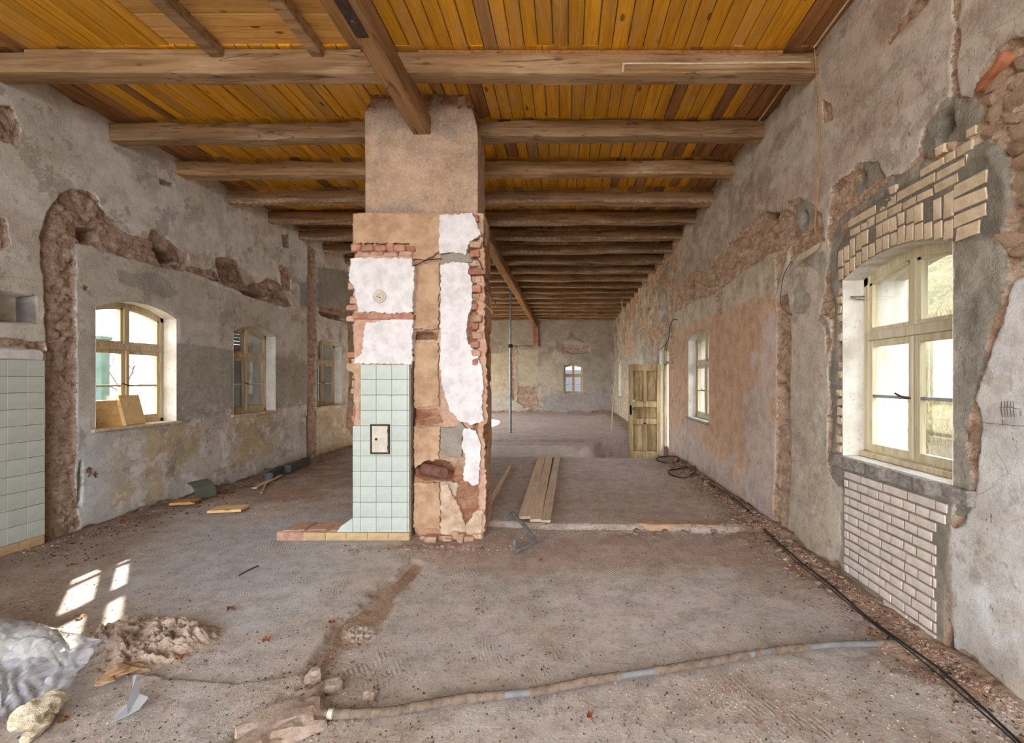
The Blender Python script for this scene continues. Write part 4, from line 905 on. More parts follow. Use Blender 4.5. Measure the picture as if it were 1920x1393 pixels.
at_pil(MB().box((570-CX)*YT/F, xc[4], YT, YC+.02, .0, zrow[-1]-.004).build('base_bed', M['tan'], pil))
# low stub of the demolished wall
X0 = (517-CX)*YT/F; P = [(X0, YT+.0), (X0+.28, YT), (-2.05, YT+.01), (-2.05, YT+.36), (X0+.5, YT+.33), (X0+.1, YT+.26)]
at_pil(MB().prism(jag(P, .04, .008, 3), -.01, .085, 'z').build('wall_stub', M['palebrick'], pil, .01))
for i in range(5):
    at_pil(MB().box(X0+.05+.22*i, X0+.262+.22*i, YT+.03, YT+.3, .06, .098, j=.014).build('brick', M['palebrick'], pil, .018))
# furnace door in the tiles
X0, X1 = (695.5-CX)*YT/F, (732-CX)*YT/F; z0, z1 = EYE+(CY-851)*YT/F, EYE+(CY-795)*YT/F; XM, ZM = (X0+X1)/2, (z0+z1)/2
hd = empty('cleaning_hatch', (XM+1.5, YT-.008-4.8, ZM)); hd.parent = pil; hd['label'] = 'small enamel hatch door with black iron frame'
mb = MB(); w, h = (X1-X0)/2, (z1-z0)/2
for a in ((-w, w, h-.016, h), (-w, w, -h, -h+.016), (-w, -w+.014, -h+.016, h-.016), (w-.016, w, -h+.016, h-.016)): mb.box(a[0], a[1], -.014, 0, a[2], a[3])
mb.build('hatch_frame', M['iron'], hd, .002)
MB().box(-w+.016, w-.02, -.011, 0, -h+.018, h-.018).build('hatch_door', M['metalwhite'], hd, .003)
mb = MB(); lathe(mb, [(.013, -.02), (.014, -.012), (.009, -.009)], 12, 'y', (-w+.06, 0, .0)); mb.build('knob', M['iron'], hd)
mb = MB(); mb.tube([(w-.014, -.018, h-.05), (w-.014, -.018, h-.085)], .007, 8); mb.tube([(w-.014, -.018, -h+.05), (w-.014, -.018, -h+.085)], .007, 8); mb.build('hinge', M['iron'], hd)
# vent rosette
xa, za = onY(712, 556, YC-.1); mb = MB(); lathe(mb, [(.062, 0), (.066, -.012), (.055, -.022), (.052, -.022)], 28, 'y', (0, 0, 0)); lathe(mb, [(.05, -.0), (.05, -.018), (.047, -.03), (.0005, -.032)], 28, 'y', (0, 0, 0))
ro = mb.build('vent_rosette', M['metalwhite'], pil, label='round cream vent cap on the white plaster'); ro.location = (xa, YC-.10, za); at_pil(ro)
for dx, dz, r_ in ((-.012, -.004, .006), (.008, -.012, .005), (.016, -.016, .005), (.0, .012, .003)):
    mb = MB(); lathe(mb, [(r_, 0), (r_, -.0335), (.0005, -.0335)], 8, 'y'); h_ = mb.build('vent_hole', M['black'], ro); h_.location = (dx, 0, dz)
# clay pipe lying in the hole
mb = MB(); p0 = Vector((*onY(797, 880, YC-.01), 0)); p0 = Vector((p0.x, YC+.02, p0.y)); p1 = Vector((onY(832, 886, YC-.16)[0], YC-.17, onY(832, 886, YC-.16)[1]))
d = (p1-p0); mb.tube([p0, p0+d*.5, p1, p1-d*.02, p0+d*.5], [.062, .058, .052, .038, .038], 20, True); at_pil(mb.build('clay_pipe', M['rust'], pil, label='short brown clay pipe poking from a hole'))
# rubble heap at pillar foot
for i in range(9):
    xx = -1.46+i*.065; at_pil(MB().box(xx, xx+rr.uniform(.06, .14), YC-.1+rr.uniform(-.06, .05), YC+.02, -.005, rr.uniform(.03, .075), j=.014).build('brick', M['palebrick'] if i % 2 else M['rubblestone'], pil, .012))
# cables round the pillar
def cable(name, pts, r, mat, label, parent=None, cat='cable', res=8, group=None):
    Pv = [Vector(p) for p in pts]; out = []
    for i in range(len(Pv)-1):
        p0, p1, p2, p3 = Pv[max(i-1, 0)], Pv[i], Pv[i+1], Pv[min(i+2, len(Pv)-1)]
        for t in [j/res for j in range(res)]: out.append(.5*((2*p1)+(-p0+p2)*t+(2*p0-5*p1+4*p2-p3)*t*t+(-p0+3*p1-3*p2+p3)*t**3))
    out.append(Pv[-1]); mb = MB(); mb.tube(out, r, 7)
    return mb.build(name, M[mat], parent, label=label, cat=None if parent else cat, group=group)
f = lambda x, y, Y: (onY(x, y, Y)[0], Y, onY(x, y, Y)[1])
at_pil(cable('cable_stub', [f(773, 498, YC-.11), f(782, 496, YC-.07), f(800, 488, YC-.06), f(828, 485, YC-.06)], .006, 'iron', None, pil))
at_pil(cable('cable_stub', [f(882, 484, YC-.06), f(895, 486, YC-.08), f(903, 500, YC-.08), f(908, 522, YC-.04), f(918, 550, YC), f(931, 572, YC)], .005, 'iron', None, pil))
at_pil(cable('cable_stub', [f(886, 556, YC-.06), f(905, 566, YC-.04), f(925, 588, YC)], .004, 'cabletan', None, pil))
# ------------------------------------------------------------------ sand-lime bricks in the right wall
def wbrick(y0, y1, z0, z1, mat='whitebrick', proud=.008, j=.002, bev=.005, name='brick', depth=.06):
    return MB().box(-depth, 0, -(y1-y0)/2, (y1-y0)/2, -(z1-z0)/2, (z1-z0)/2, j=j).build(name, M[mat], wr, bev, loc=(XR-proud+depth+random.uniform(-.003, .003), (y0+y1)/2, (z0+z1)/2))
rr = random.Random(9); z = .86; r_ = 0; pitch = .0668
while z > .04:
    far = 3.60-.0*(.86-z); near = 2.62 if z > .78 else 2.70; L_ = .236 if r_ % 2 == 0 else .116
    y = far+(0 if r_ % 2 == 0 else -.0); first = rr.choice((.06, .05)) if r_ % 2 else L_*rr.choice((1, .85))
    while y > near+.03:
        l = first if first else L_*rr.uniform(.94, 1.04); first = 0
        ye = max(y-l, near)
        if y-ye > .03 and not (z < .12 and y > 3.2) : wbrick(ye+.007, y-.007, z-pitch+.015, z, 'whitebrick', .006, .0015, .0015)
        y = ye
    z -= pitch; r_ += 1
az = lambda y: 2.37+.10*(1-((y-3.105)/.515)**2)
y = 3.68; k = 0
while y > 2.62:
    w = .073; yc = y-w/2; b0 = az(min(max(yc, 2.6), 3.61))+.008; h1 = .105+rr.uniform(-.02, .015)
    wbrick(yc-.03, yc+.03, b0, b0+h1, 'creambrick', .004, .003, .002)
    if k % 7 != 5: wbrick(yc-.03+rr.uniform(-.006, .006), yc+.03, b0+h1+.014, min(b0+h1+.014+rr.uniform(.11, .15), 2.675), 'creambrick', .005, .004, .002)
    y -= w; k += 1
for zz, ya, yb, ln in ((2.69, 3.66, 2.55, .13), (2.762, 3.55, 2.5, .20), (2.834, 3.1, 2.46, .12), (2.906, 2.72, 2.44, .13)):
    y = ya
    while y > yb:
        l = ln*rr.choice((.6, 1, 1, 1.6));
        if rr.random() > .13: wbrick(max(y-l, yb)+.007, y-.007, zz, zz+rr.uniform(.045, .06), 'creambrick', .004, .004, .002)
        y -= l
for zz, ya, yb in ((2.36, 2.56, 2.42), (2.44, 2.58, 2.385), (2.525, 2.58, 2.38), (2.61, 2.58, 2.38)): wbrick(yb, ya, zz, zz+.068, 'creambrick', .006, .004, .002)
z = 1.0
while z < 2.3: 
    if rr.random() > .2: wbrick(3.635, 3.70+rr.uniform(-.02, .02), z, z+.058, 'creambrick', .004, .008)
    z += .0745
z = 1.02
while z < 2.3:
    if rr.random() > 2: wbrick(2.50, 2.575, z, z+.06, 'creambrick', .0, .01)
    z += .09
# loose rubble masonry laid bare at the upper right
def blob(size, seed, sub=1, rough=.22):
    bm = bmesh.new(); bmesh.ops.create_icosphere(bm, subdivisions=sub, radius=.5); r = random.Random(seed)
    for v in bm.verts:
        n = mnoise.noise(v.co*2.3+Vector((seed*3.1, 0, 0))); q = 1+n*rough*2+r.uniform(-rough, rough)*.4
        c = v.co*q; c = Vector([max(-.42, min(.42, t)) for t in c]); v.co = Vector((c.x*size[0], c.y*size[1], c.z*size[2]))
    me = bpy.data.meshes.new('stone'); bm.to_mesh(me); bm.free(); return me
STN = [blob((1, 1, 1), s, 2) for s in range(6)]
for s in STN: s.materials.append(M['rubblestone'])
def inpoly(p, P): return sdp(np.array([p[0]]), np.array([p[1]]), P)[0]
cnt = 0; Z0 = 1.15; row = 0
zone = BARE_R[0]
while Z0 < 3.55:
    h = rr.uniform(.055, .11); y = 2.66
    while y > 1.95:
        l = rr.uniform(.09, .26)
        c = (y-l/2, Z0+h/2)
        if inpoly(c, zone) > .03 and max(inpoly(c, CEM_R[0]), inpoly(c, CEM_R[1]), inpoly(c, CEM_R[3])) < -.01:
            o = bpy.data.objects.new('stone', STN[rr.randrange(6)]); COL.objects.link(o); o.parent = wr
            o.location = (XR+.045+rr.uniform(-.014, .012), c[0], c[1]); o.scale = (.10, l*rr.uniform(.95, 1.3), h*rr.uniform(1.05, 1.5)); o.rotation_euler = (rr.uniform(-.6, .6), rr.choice((0, 0, math.pi)), 0); cnt += 1
        y -= l
    Z0 += h
M['terracotta'] = plain('orange_terracotta', (172, 112, 78), (140, 84, 58), sc=14, spots=.5, bump=.8)
o = link('terracotta_shard', blob((.1, .22, .055), 5, 3, .3), M['terracotta'], wr, (XR+.0, 2.33, 3.15)); o.rotation_euler = (-.5, 0, 0); [setattr(f_, 'use_smooth', True) for f_ in o.data.polygons]
# pencil tally and scrawls on the plaster
def mark(pts, X, r, mat, par): mb = MB(); mb.tube([(X, *onX(x, y, X)) for x, y in pts], r, 5); return mb.build('wall_mark', M[mat], par)
for x in (1878, 1884, 1889, 1895, 1901): mark([(x, 752), (x-1, 767), (x+1, 782)], XR-.010, .0012, 'iron', wr)
mark([(1874, 764), (1890, 763), (1912, 767)], XR-.010, .0012, 'iron', wr); mark([(1840, 792), (1880, 796), (1935, 800)], XR-.010, .001, 'iron', wr); mark([(1879, 786), (1880, 800)], XR-.010, .001, 'iron', wr)
mark([(168, 876), (163, 880), (162, 885), (167, 886), (169, 880), (168, 876), (169, 888), (165, 894)], XL+.018, .006, 'rust', wl); mark([(178, 884), (179, 896), (176, 890), (183, 888)], XL+.018, .006, 'rust', wl)
# ------------------------------------------------------------------ tiled dado on the left wall
def ltile(y, z, w, h, mat, name='tile', out=.035):
    k_ = (round(w, 3), round(h, 3), mat)
    if k_ not in TM: TM[k_] = tile_mesh(w, h); TM[k_].materials.append(M[mat])
    o = bpy.data.objects.new(name, TM[k_]); COL.objects.link(o); o.parent = wl; o.location = (XL+out, y, z); o.rotation_euler = (0, 0, math.pi/2)
yE = 4.418; zT = 1.765
MB().box(0, .028, 3.3, yE, -.02, zT, j=0).build('tile_bed', M['grout'], wl, loc=(XL, 0, 0))
cols_ = [yE-.003, yE-.151]
while cols_[-1] > 3.4: cols_.append(cols_[-1]-.153)
for i in range(len(cols_)-1):
    z = zT
    for r_ in range(11):
        ltile((cols_[i]+cols_[i+1])/2, z-.0765, cols_[i]-cols_[i+1], .153, 'tile'); z -= .153
y = yE-.01
while y > 3.4: ltile(y-.1, .04, .2, .085, 'tile_base', 'base_tile', .04); y -= .2
mb = MB(); P = jag([(3.3, zT), (yE-.01, zT), (yE-.01, zT+.075), (yE-.03, zT+.10), (3.3, zT+.11)], .05, .004, 3); mb.prism(P, XL-.02, XL+.045, 'x'); mb.build('plaster_ledge', M['white'], wl, .012)

# ------------------------------------------------------------------ door
dr = empty('door_1', (XR, 10.26, 0), kind='structure')
M['doorpaint'] = wood('worn_olive_door', ((166, 150, 116), (126, 106, 76), (190, 174, 132)), 2, .65, sc=.8, knots=0, rnd=.03, bump=.3)
mb = MB(); mb.box(.10, .17, -.48, -.43, -.33, 2.5); mb.box(.10, .17, .43, .48, -.33, 2.5); mb.box(.10, .17, -.43, .43, 1.94, 2.0)
for i in range(8):
    a, b = -.46+.92*i/8, -.46+.92*(i+1)/8; q = lambda x: 2.25+.32*(1-(x/.48)**2); mb.prism([(a, q(a)-.06), (b, q(b)-.06), (b, q(b)+.01), (a, q(a)+.01)], .10, .17, 'x')
mb.box(.12, .15, -.012, .012, 2.0, 2.5); mb.build('door_frame', M['doorpaint'], dr, .004)
MB().box(.133, .137, -.43, .43, 2.0, 2.5).build('fanlight_pane', M['glass'], dr)
M['doorpanel'] = wood('worn_door_panels', ((150, 128, 92), (104, 82, 54), (186, 170, 124)), 2, .65, sc=.8, knots=0, rnd=.1, bump=.3)
W0, H0 = .76, 2.2
lf = empty('leaf_pivot', (.0, .4, -.26)); bpy.data.objects.remove(lf)
# the leaf stands open into the room, seen face on; its frame with recessed panels
mb = MB(); s_ = .105
def lb(x0, x1, z0, z1, y0=-.026, y1=.026): mb.box(x0, x1, y0, y1, z0, z1)
lb(-W0, -W0+s_, 0, H0); lb(-s_, 0, 0, H0); lb(-W0/2-.035, -W0/2+.035, .16, .84); lb(-W0/2-.035, -W0/2+.035, 1.30, H0-.14)
lb(-W0+s_, -s_, 0, .16); lb(-W0+s_, -s_, .80, .92); lb(-W0+s_, -s_, 1.20, 1.33); lb(-W0+s_, -s_, H0-.15, H0)
leaf = mb.build('door_leaf', M['doorpaint'], dr, .006, loc=(.01, .38, -.26))
for x0, x1, z0, z1 in ((-W0+s_, -W0/2-.035, .16, .80), (-W0/2+.035, -s_, .16, .80), (-W0+s_, -s_, .92, 1.20), (-W0+s_, -W0/2-.035, 1.33, H0-.15), (-W0/2+.035, -s_, 1.33, H0-.15)):
    m2 = MB(); m2.box(x0-.006, x1+.006, -.006, .006, z0-.006, z1+.006); m2.box(x0+.03, x1-.03, -.013, .013, z0+.03, z1-.03); m2.build('panel', M['doorpanel'], leaf, .006)
m2 = MB(); m2.box(-W0+.03, -W0+.075, -.026, -.018, 1.02, 1.24); m2.tube([(-W0+.052, -.02, 1.16), (-W0+.052, -.06, 1.16), (-W0+.16, -.062, 1.155)], .009, 8); m2.build('handle', M['iron'], leaf)
MB().box(-W0+.02, -W0+.14, -.024, -.018, 1.335, 1.37).build('paper_label', M['white'], leaf)

# ------------------------------------------------------------------ loose planks and boards
def brd(name, corners_c, size, rz, z, mat, label, group=None, rot=(0, 0), cat='board'):
    o = MB().box(-size[0]/2, size[0]/2, -size[1]/2, size[1]/2, 0, size[2], j=.002).build(name, M[mat], None, .003, loc=(*corners_c, z), label=label, cat=cat, group=group)
    o.rotation_euler = (rot[0], rot[1], rz); return o
for (xa, xb, w, yn, lab) in ((983.5, 1017, .145, 4.93, 'leftmost of three long dusty planks on the raised floor slab'), (1004, 1031, .12, 4.83, 'middle one of three long dusty planks on the raised floor slab'), (1023, 1046, .105, 4.80, 'rightmost of three long dusty planks on the raised floor slab')):
    xn = (xa-CX)*yn/F; xf = (xb-CX)*9.0/F; L_ = math.hypot(xf-xn, 9.0-yn)
    brd('floor_plank', ((xn+xf)/2, (yn+9)/2), (w, L_, .028), -math.atan2(xf-xn, 9.0-yn), .072, 'plank', lab, 'three long planks', cat='plank')
for a, b, w in (((915, 982), (948, 862), .07), ((920, 900), (937, 858), .10)):
    A = onF(*a, .06); B = onF(*b, .06); L_ = math.hypot(B[0]-A[0], B[1]-A[1])
brd('wood_batten', ((onF(925, 930, .06)[0]), 6.6), (.06, 2.6, .02), .02, .07, 'plank', 'thin batten on the slab beside the pillar, left of the three planks')
c = onF(425, 958); brd('wood_board', (c[0]+.03, c[1]+.0), (.36, .22, .032), .18, .012, 'pine', 'light pine board lying on the floor before the left wall')
c = onF(330, 950); brd('wood_board', (c[0]+.04, c[1]+.1), (.27, .2, .03), .3, .02, 'board_cross', 'brownish board lying at the foot of the left wall')
mb = MB(); n = 8
for i in range(n):
    t0, t1 = i/n, (i+1)/n; q = lambda t: -.05*math.sin(math.pi*t)
    mb.prism([(t0*.27, q(t0)), (t1*.27, q(t1)), (t1*.27, q(t1)+.008), (t0*.27, q(t0)+.008)], -.13, .13, 'y')
o = mb.build('curved_panel', M['olive'], None, label='dark olive curved panel leaning against the left wall', cat='panel'); o.location = (-4.74, 6.0, .03); o.rotation_euler = (0, math.radians(-128), -.25)
brd('slate_board', (-4.70, 7.35), (.10, .55, .12), .28, .015, 'slate', 'dark grey foam board by the left wall, nearer one')
brd('slate_board', (-4.74, 8.05), (.09, .75, .13), .12, .015, 'slate', 'dark grey foam board by the left wall, farther one')
brd('wood_strip', (-4.55, 6.95), (.07, .9, .02), .2, .02, 'plank', 'dusty wooden strip on the floor before the dark grey boards')
brd('wood_strip', (-4.38, 6.6), (.03, .8, .015), .5, .02, 'plank', 'thin dusty lath on the floor right of the dusty strip')
sz = WIN_L[0][2]+.006
o = MB().box(-.018, .018, -.19, .19, 0, .30).build('pine_board', M['pine'], None, .002, label='wide pine board standing on the window sill behind the tilted one', cat='board'); o.location = (XL-.15, 5.16, sz)
o = MB().box(-.02, .02, -.135, .135, 0, .36).build('pine_board', M['pine'], None, .002, label='pine board tilted against the first left window', cat='board'); o.location = (XL-.06, 5.44, sz); o.rotation_euler = (math.radians(0), math.radians(-14), .06)
# ------------------------------------------------------------------ pipes, prop, cables
def G_(x, y, z=0): X, Y = onF(x, y, z); return (X, Y, z)
wp = empty('wrapped_pipe', G_(1000, 1297), label='long pipe wrapped in brown jute lying across the floor', cat='pipe')
base = Vector(G_(1000, 1297)); path = [Vector(G_(x, y, .035))-base for x, y in ((588, 1338), (650, 1338), (730, 1334), (860, 1311), (1000, 1297), (1100, 1277), (1200, 1262), (1300, 1246), (1380, 1232), (1450, 1220), (1560, 1209), (1640, 1207), (1702, 1207))]
def cr(P, res):
    o = []
    for i in range(len(P)-1):
        p0, p1, p2, p3 = P[max(i-1, 0)], P[i], P[i+1], P[min(i+2, len(P)-1)]
        for t in [j/res for j in range(res)]: o.append(.5*((2*p1)+(-p0+p2)*t+(2*p0-5*p1+4*p2-p3)*t*t+(-p0+3*p1-3*p2+p3)*t**3))
    return o+[P[-1]]
cp = cr(path, 30); mb = MB(); mb.tube(cp[::5]+[cp[-1]], .017, 12); mb.build('pipe', M['pipegrey'], wp)
for a, b in ((.0, .045), (.06, .30), (.33, .47), (.52, .70), (.71, .73), (.745, .80), (.92, 1)):
    i0, i1 = int(a*(len(cp)-1)), max(int(b*(len(cp)-1)), int(a*(len(cp)-1))+4); seg = cp[i0:i1+1]; mb = MB(); rs = [.021+.003*mnoise.noise(Vector((i*.45, a*40, 0)))+.0015*math.sin(i*2.3)+random.uniform(-.0006, .0008) for i in range(len(seg))]
    mb.tube(seg, rs, 12); mb.build('jute_wrap', M['pipewrap'], wp)
seg = cp[int(.046*(len(cp)-1)):int(.058*(len(cp)-1))+1]; mb = MB(); mb.tube(seg, .0215, 12); mb.build('tape', M['cablewhite'], wp)
mb = MB(); P = [Vector(p) for p in ((-.62, 4.82, .115), (-.575, 4.9, .145), (-.40, 4.5, .12), (-.298, 4.3, .06), (-.37, 4.2, .04), (-.455, 4.11, .035))]
mb.tube(P, .019, 12); mb.tube([P[0]-Vector((.02, .02, 0)), P[1]], .026, 12); mb.tube([P[3]+Vector((-.02, .05, .02)), P[3], P[3]+Vector((-.04, -.04, -.01))], .026, 12); mb.tube([P[5]+Vector((.02, .02, .0)), P[5]], .024, 12)
mb.tube([(-.455, 4.11, .03), (-.47, 4.14, .06), (-.476, 4.17, .105)], .016, 10)
mb.build('bent_pipe', M['steel'], None, label='bent galvanised water pipe with elbows lying right of the pillar foot', cat='pipe')
pr = empty('steel_prop', (-1.61, 13.1, 0), label='thin steel prop standing between floor and ceiling in the back', cat='prop')
mb = MB(); mb.tube([(0, 0, .03), (0, 0, 2.55)], .038, 12); mb.build('outer_tube', M['steel'], pr); mb = MB(); mb.tube([(0, 0, 2.4), (0, 0, 4.22)], .028, 12); mb.build('inner_tube', M['steel'], pr)
mb = MB(); lathe(mb, [(.06, 2.5), (.06, 2.6)], 12); mb.tube([(-.09, 0, 2.56), (.09, 0, 2.56)], .01, 6); mb.build('collar', M['iron'], pr)
MB().box(-.09, .09, -.09, .09, .025, .037).build('foot_plate', M['steel'], pr); MB().box(-.07, .07, -.07, .07, 4.22, 4.232).build('head_plate', M['steel'], pr)
w = lambda x, y, off=.02: (XR-off, *onX(x, y, XR-off))
cable('wall_cable', [w(1527, 92, .05), w(1531, 150), w(1536, 230), w(1537, 300), w(1532, 370), w(1528, 430), w(1540, 452), w(1532, 470), w(1508, 486), w(1506, 492), w(1522, 498)], .0055, 'cabletan', 'tan cable hanging down the right wall from the front beam')
cable('wall_wire', [w(1484, 490), w(1470, 515), w(1464, 550), w(1466, 575), w(1482, 590), w(1484, 588)], .003, 'iron', 'thin dark wire bowed on the right wall below the grey patch')
cable('beam_cable', [(onY(1168, 136, 3.89)[0], 3.89, onY(1168, 136, 3.89)[1]), (onY(1170, 122, 3.88)[0], 3.885, onY(1168, 122, 3.89)[1]), (onY(1182, 118, 3.88)[0], 3.885, 4.28), (1.2, 3.885, 4.28), (1.6, 3.885, 4.285), (2.08, 3.885, 4.29)], .008, 'cablewhite', 'white cable clipped along the front ceiling beam')
cable('ceiling_cable', [(2.1, 3.86, 4.40), (2.11, 3.3, 4.42), (2.11, 2.6, 4.43), (2.11, 2.0, 4.43)], .007, 'cablewhite', 'white cable running along the ceiling edge above the right wall')
cable('ceiling_cable', [(2.1, 4.2, 4.43), (2.11, 4.5, 4.43), (2.11, 5.0, 4.42)], .007, 'cablewhite', 'short white cable between the first two beams above the right wall')
cable('hanging_strip', [(1.86, 15.2, 4.26), (1.83, 14.9, 3.4), (1.86, 14.6, 2.75), (1.72, 14.5, 2.3), (1.55, 14.4, 1.6), (1.46, 14.2, .9), (1.40, 13.9, .3), (1.36, 13.7, .02)], .016, 'cablewhite', 'long pale strip hanging from the far ceiling to the floor')
cable('door_wire', [w(1238, 655), w(1252, 640), w(1256, 612), w(1262, 600), w(1270, 600)], .008, 'iron', 'dark wire bent above the open door')
cable('roof_lath', [(-1.6, 6.6, 3.35), (-1.15, 7.4, 2.9)], .01, 'cabletan', 'thin lath dangling behind the pillar') if False else None
fc = [(1990, 1455), (1920, 1388), (1830, 1312), (1760, 1255), (1700, 1212), (1620, 1150), (1560, 1100), (1500, 1050), (1440, 998), (1400, 962), (1370, 940), (1330, 912), (1300, 890), (1285, 880)]
def fz(pts, z): 
    A = np.array([onF(x, y, z) for x, y in pts]); return [(a, b, float(h)) for (a, b), h in zip(A, floor_h(A[:, 0], A[:, 1])+.022)]
def floor_h(x, y): x = np.atleast_2d(x); y = np.atleast_2d(y); return dispF(x, y, attrF(x, y)).ravel()
cable('floor_cable', fz(fc, .05), .0065, 'black', 'black cable running along the foot of the right wall, the thicker one')
cable('floor_cable', [(a-.03+.012*math.sin(i*1.7), b, h) for i, (a, b, h) in enumerate(fz(fc, .05))], .004, 'black', 'thin black cable beside the thicker one at the right wall')
def loop(c, r, n, z, label, lean=0):
    pts = []
    for i in range(n*12+1):
        a = 2*math.pi*i/12; q = r*(1+.12*math.sin(i*.7)); pts.append((c[0]+q*math.cos(a), c[1]+q*1.3*math.sin(a), z+.015*math.sin(i*.5)+.02+lean*max(0, math.cos(a))))
    cable('cable_coil', pts, .007, 'black', label, res=3)
loop((onF(1262, 893, .05)[0]+.10, 7.15), .19, 2, .09, 'loose black cable coil in the rubble by the right wall', .06); loop((1.85, 8.35), .2, 2, .09, 'loose black cable coil before the open door', .04)

# ------------------------------------------------------------------ heap, film, wool and scraps at the lower left
def heap(name, poly, h, mat, label, cat, seed, n=210, f=9, kind=None, sc=1.):
    P = np.array([onF(x, y) for x, y in poly]); lo, hi = P.min(0)-.03, P.max(0)+.03
    U, V = np.meshgrid(np.linspace(lo[0], hi[0], n), np.linspace(lo[1], hi[1], n), indexing='ij')
    d = sdp(U, V, P)+fbm(U*6, V*6, 3, seed)*.05
    lump = np.abs(fbm(U*f, V*f*1.3, 4, seed+1)); l2 = fbm(U*f*3.2, V*f*4.5, 4, seed+2)
    Z = sm(d, -.01, .10)*(h*(.45+1.6*lump)+l2*.034)-.02*(1-sm(d, -.03, .0))
    Z += floor_h(U, V).reshape(U.shape)*1.0
    Pp = np.stack([U, V, Z], -1).reshape(-1, 3); idx = np.arange(n*n).reshape(n, n)
    q = np.stack([idx[:-1, :-1], idx[1:, :-1], idx[1:, 1:], idx[:-1, 1:]], -1).reshape(-1, 4); q = q[(d.reshape(-1)[q] > -.035).any(1)]
    return raw(name, Pp, q, {}, M[mat], label=label, cat=cat, kind=kind)
heap('insulation_heap', ((170,1188),(215,1168),(262,1160),(330,1160),(400,1172),(424,1188),(395,1208),(345,1232),(270,1272),(215,1272),(165,1262),(148,1235),(150,1205)), .055, 'fibre', 'heap of grey brown loose insulation wool beside the plastic film', 'insulation', 3)
heap('plaster_crumbs', ((635,1180),(650,1160),(690,1165),(708,1180),(690,1205),(655,1210),(632,1198)), .018, 'chip', 'small heap of plaster crumbs in the floor chase', 'rubble', 5, 70, 24)
def sheet(name, C4, nu, nv, zf, mat, label, cat, thick=0):
    A, B, C_, D_ = [np.array(onF(*p)) for p in C4]; s, t = np.meshgrid(np.linspace(0, 1, nu), np.linspace(0, 1, nv), indexing='ij')
    P = (A*(1-s[..., None])+B*s[..., None])*(1-t[..., None])+(D_*(1-s[..., None])+C_*s[..., None])*t[..., None]
    wv = fbm(s*4, t*4, 3, 7)*.06; P[..., 0] += wv*.6; P[..., 1] += fbm(s*5+9, t*4, 3, 3)*.03-.02
    Z = zf(s, t, P[..., 0], P[..., 1])+np.maximum(floor_h(P[..., 0], P[..., 1]).reshape(s.shape), -.01)
    Pp = np.concatenate([P, Z[..., None]], -1).reshape(-1, 3); idx = np.arange(nu*nv).reshape(nu, nv)
    q = np.stack([idx[:-1, :-1], idx[1:, :-1], idx[1:, 1:], idx[:-1, 1:]], -1).reshape(-1, 4)
    o = raw(name, Pp, q, {}, M[mat], label=label, cat=cat)
    if thick: m_ = o.modifiers.new('thick', 'SOLIDIFY'); m_.thickness = thick
    return o
def zfilm(s, t, X, Y):
    fold = np.abs(np.sin((s*7+t*2.2+fbm(s*3, t*3, 3, 4)*1.6)*math.pi))**.7
    return .05+.13*np.exp(-((t-.30)/.28)**2)*(.65+.35*np.sin(s*3+.6))+fold*.022*(.4+t)+fbm(s*5, t*5, 3, 8)*.012-.03*sm(t, .85, 1)
sheet('plastic_film', ((-70,1160),(214,1222),(122,1312),(-70,1400)), 130, 120, zfilm, 'film', 'crumpled clear plastic film over wool at the lower left', 'plastic', .0008)
sheet('wool_batt', ((-70,1175),(140,1212),(105,1250),(-70,1262)), 50, 34, lambda s, t, X, Y: .04+.10*np.sin(math.pi*np.clip(t, 0, 1))**.6+fbm(s*8, t*6, 3, 2)*.03-.05*sm(s, .9, 1), 'wool', 'pale wool batt wrapped under the plastic film', 'insulation')
def roll(name, pts, r, mat, label, seed=1, cat='insulation'):
    P = cr([Vector(p) for p in pts], 10); mb = MB(); n = 18; vs = []; 
    for i, p in enumerate(P):
        t = (P[min(i+1, len(P)-1)]-P[max(i-1, 0)]).normalized(); N = Vector((-t.y, t.x, 0)).normalized(); B = t.cross(N); q = i/(len(P)-1); e = math.sin(math.pi*min(1, max(0.02, q)))**.35
        for k_ in range(n):
            a = 2*math.pi*k_/n; rv = r*e*(1+.6*mnoise.noise(Vector((p.x*16, p.y*16, k_*.4+seed)))+.4*mnoise.noise(Vector((p.x*50, p.y*50, k_*1.1+seed)))); vs.append(p+N*math.cos(a)*rv+B*math.sin(a)*rv*.75)
    fs = [(i*n+k_, i*n+(k_+1) % n, (i+1)*n+(k_+1) % n, (i+1)*n+k_) for i in range(len(P)-1) for k_ in range(n)]+[tuple(range(n)), tuple((len(P)-1)*n+k_ for k_ in range(n))]
    mb.sm = True; mb.add(vs, fs); return mb.build(name, M[mat], None, label=label, cat=cat)
roll('wool_roll', [G_(15, 1362, .06), G_(50, 1345, .07), G_(85, 1325, .075), G_(122, 1308, .06)], .062, 'wool', 'yellowish rolled wool lying before the plastic film', 2)
roll('wool_roll', [G_(38, 1392, .02), G_(55, 1380, .03), G_(80, 1358, .035), G_(100, 1330, .04)], .03, 'wool', 'thin twisted wool strand at the lower left', 5)
sheet('stained_card', ((188,1286),(262,1252),(276,1262),(190,1300)), 24, 12, lambda s, t, X, Y: .03+.035*np.sin(s*2.5)*(1-t)+.004, 'card', 'brown stained card strip between wool heap and floor', 'card', .003)
sheet('lino_sheet', ((200,1268),(430,1262),(520,1290),(150,1330)), 30, 16, lambda s, t, X, Y: .008+fbm(s*3, t*3, 2, 2)*.004-.02*sm(np.abs(t-.5), .4, .5)-.02*sm(np.abs(s-.5), .4, .5), 'sheet', 'flat grey sheet lying right of the plastic film', 'sheet') if False else None
Pc = [(250,1298),(257,1296),(262,1318),(279,1331),(262,1346),(240,1351),(212,1363),(222,1347),(238,1338),(247,1318)]; A = Vector(G_(245, 1335)); mb = MB(); k_ = len(Pc)
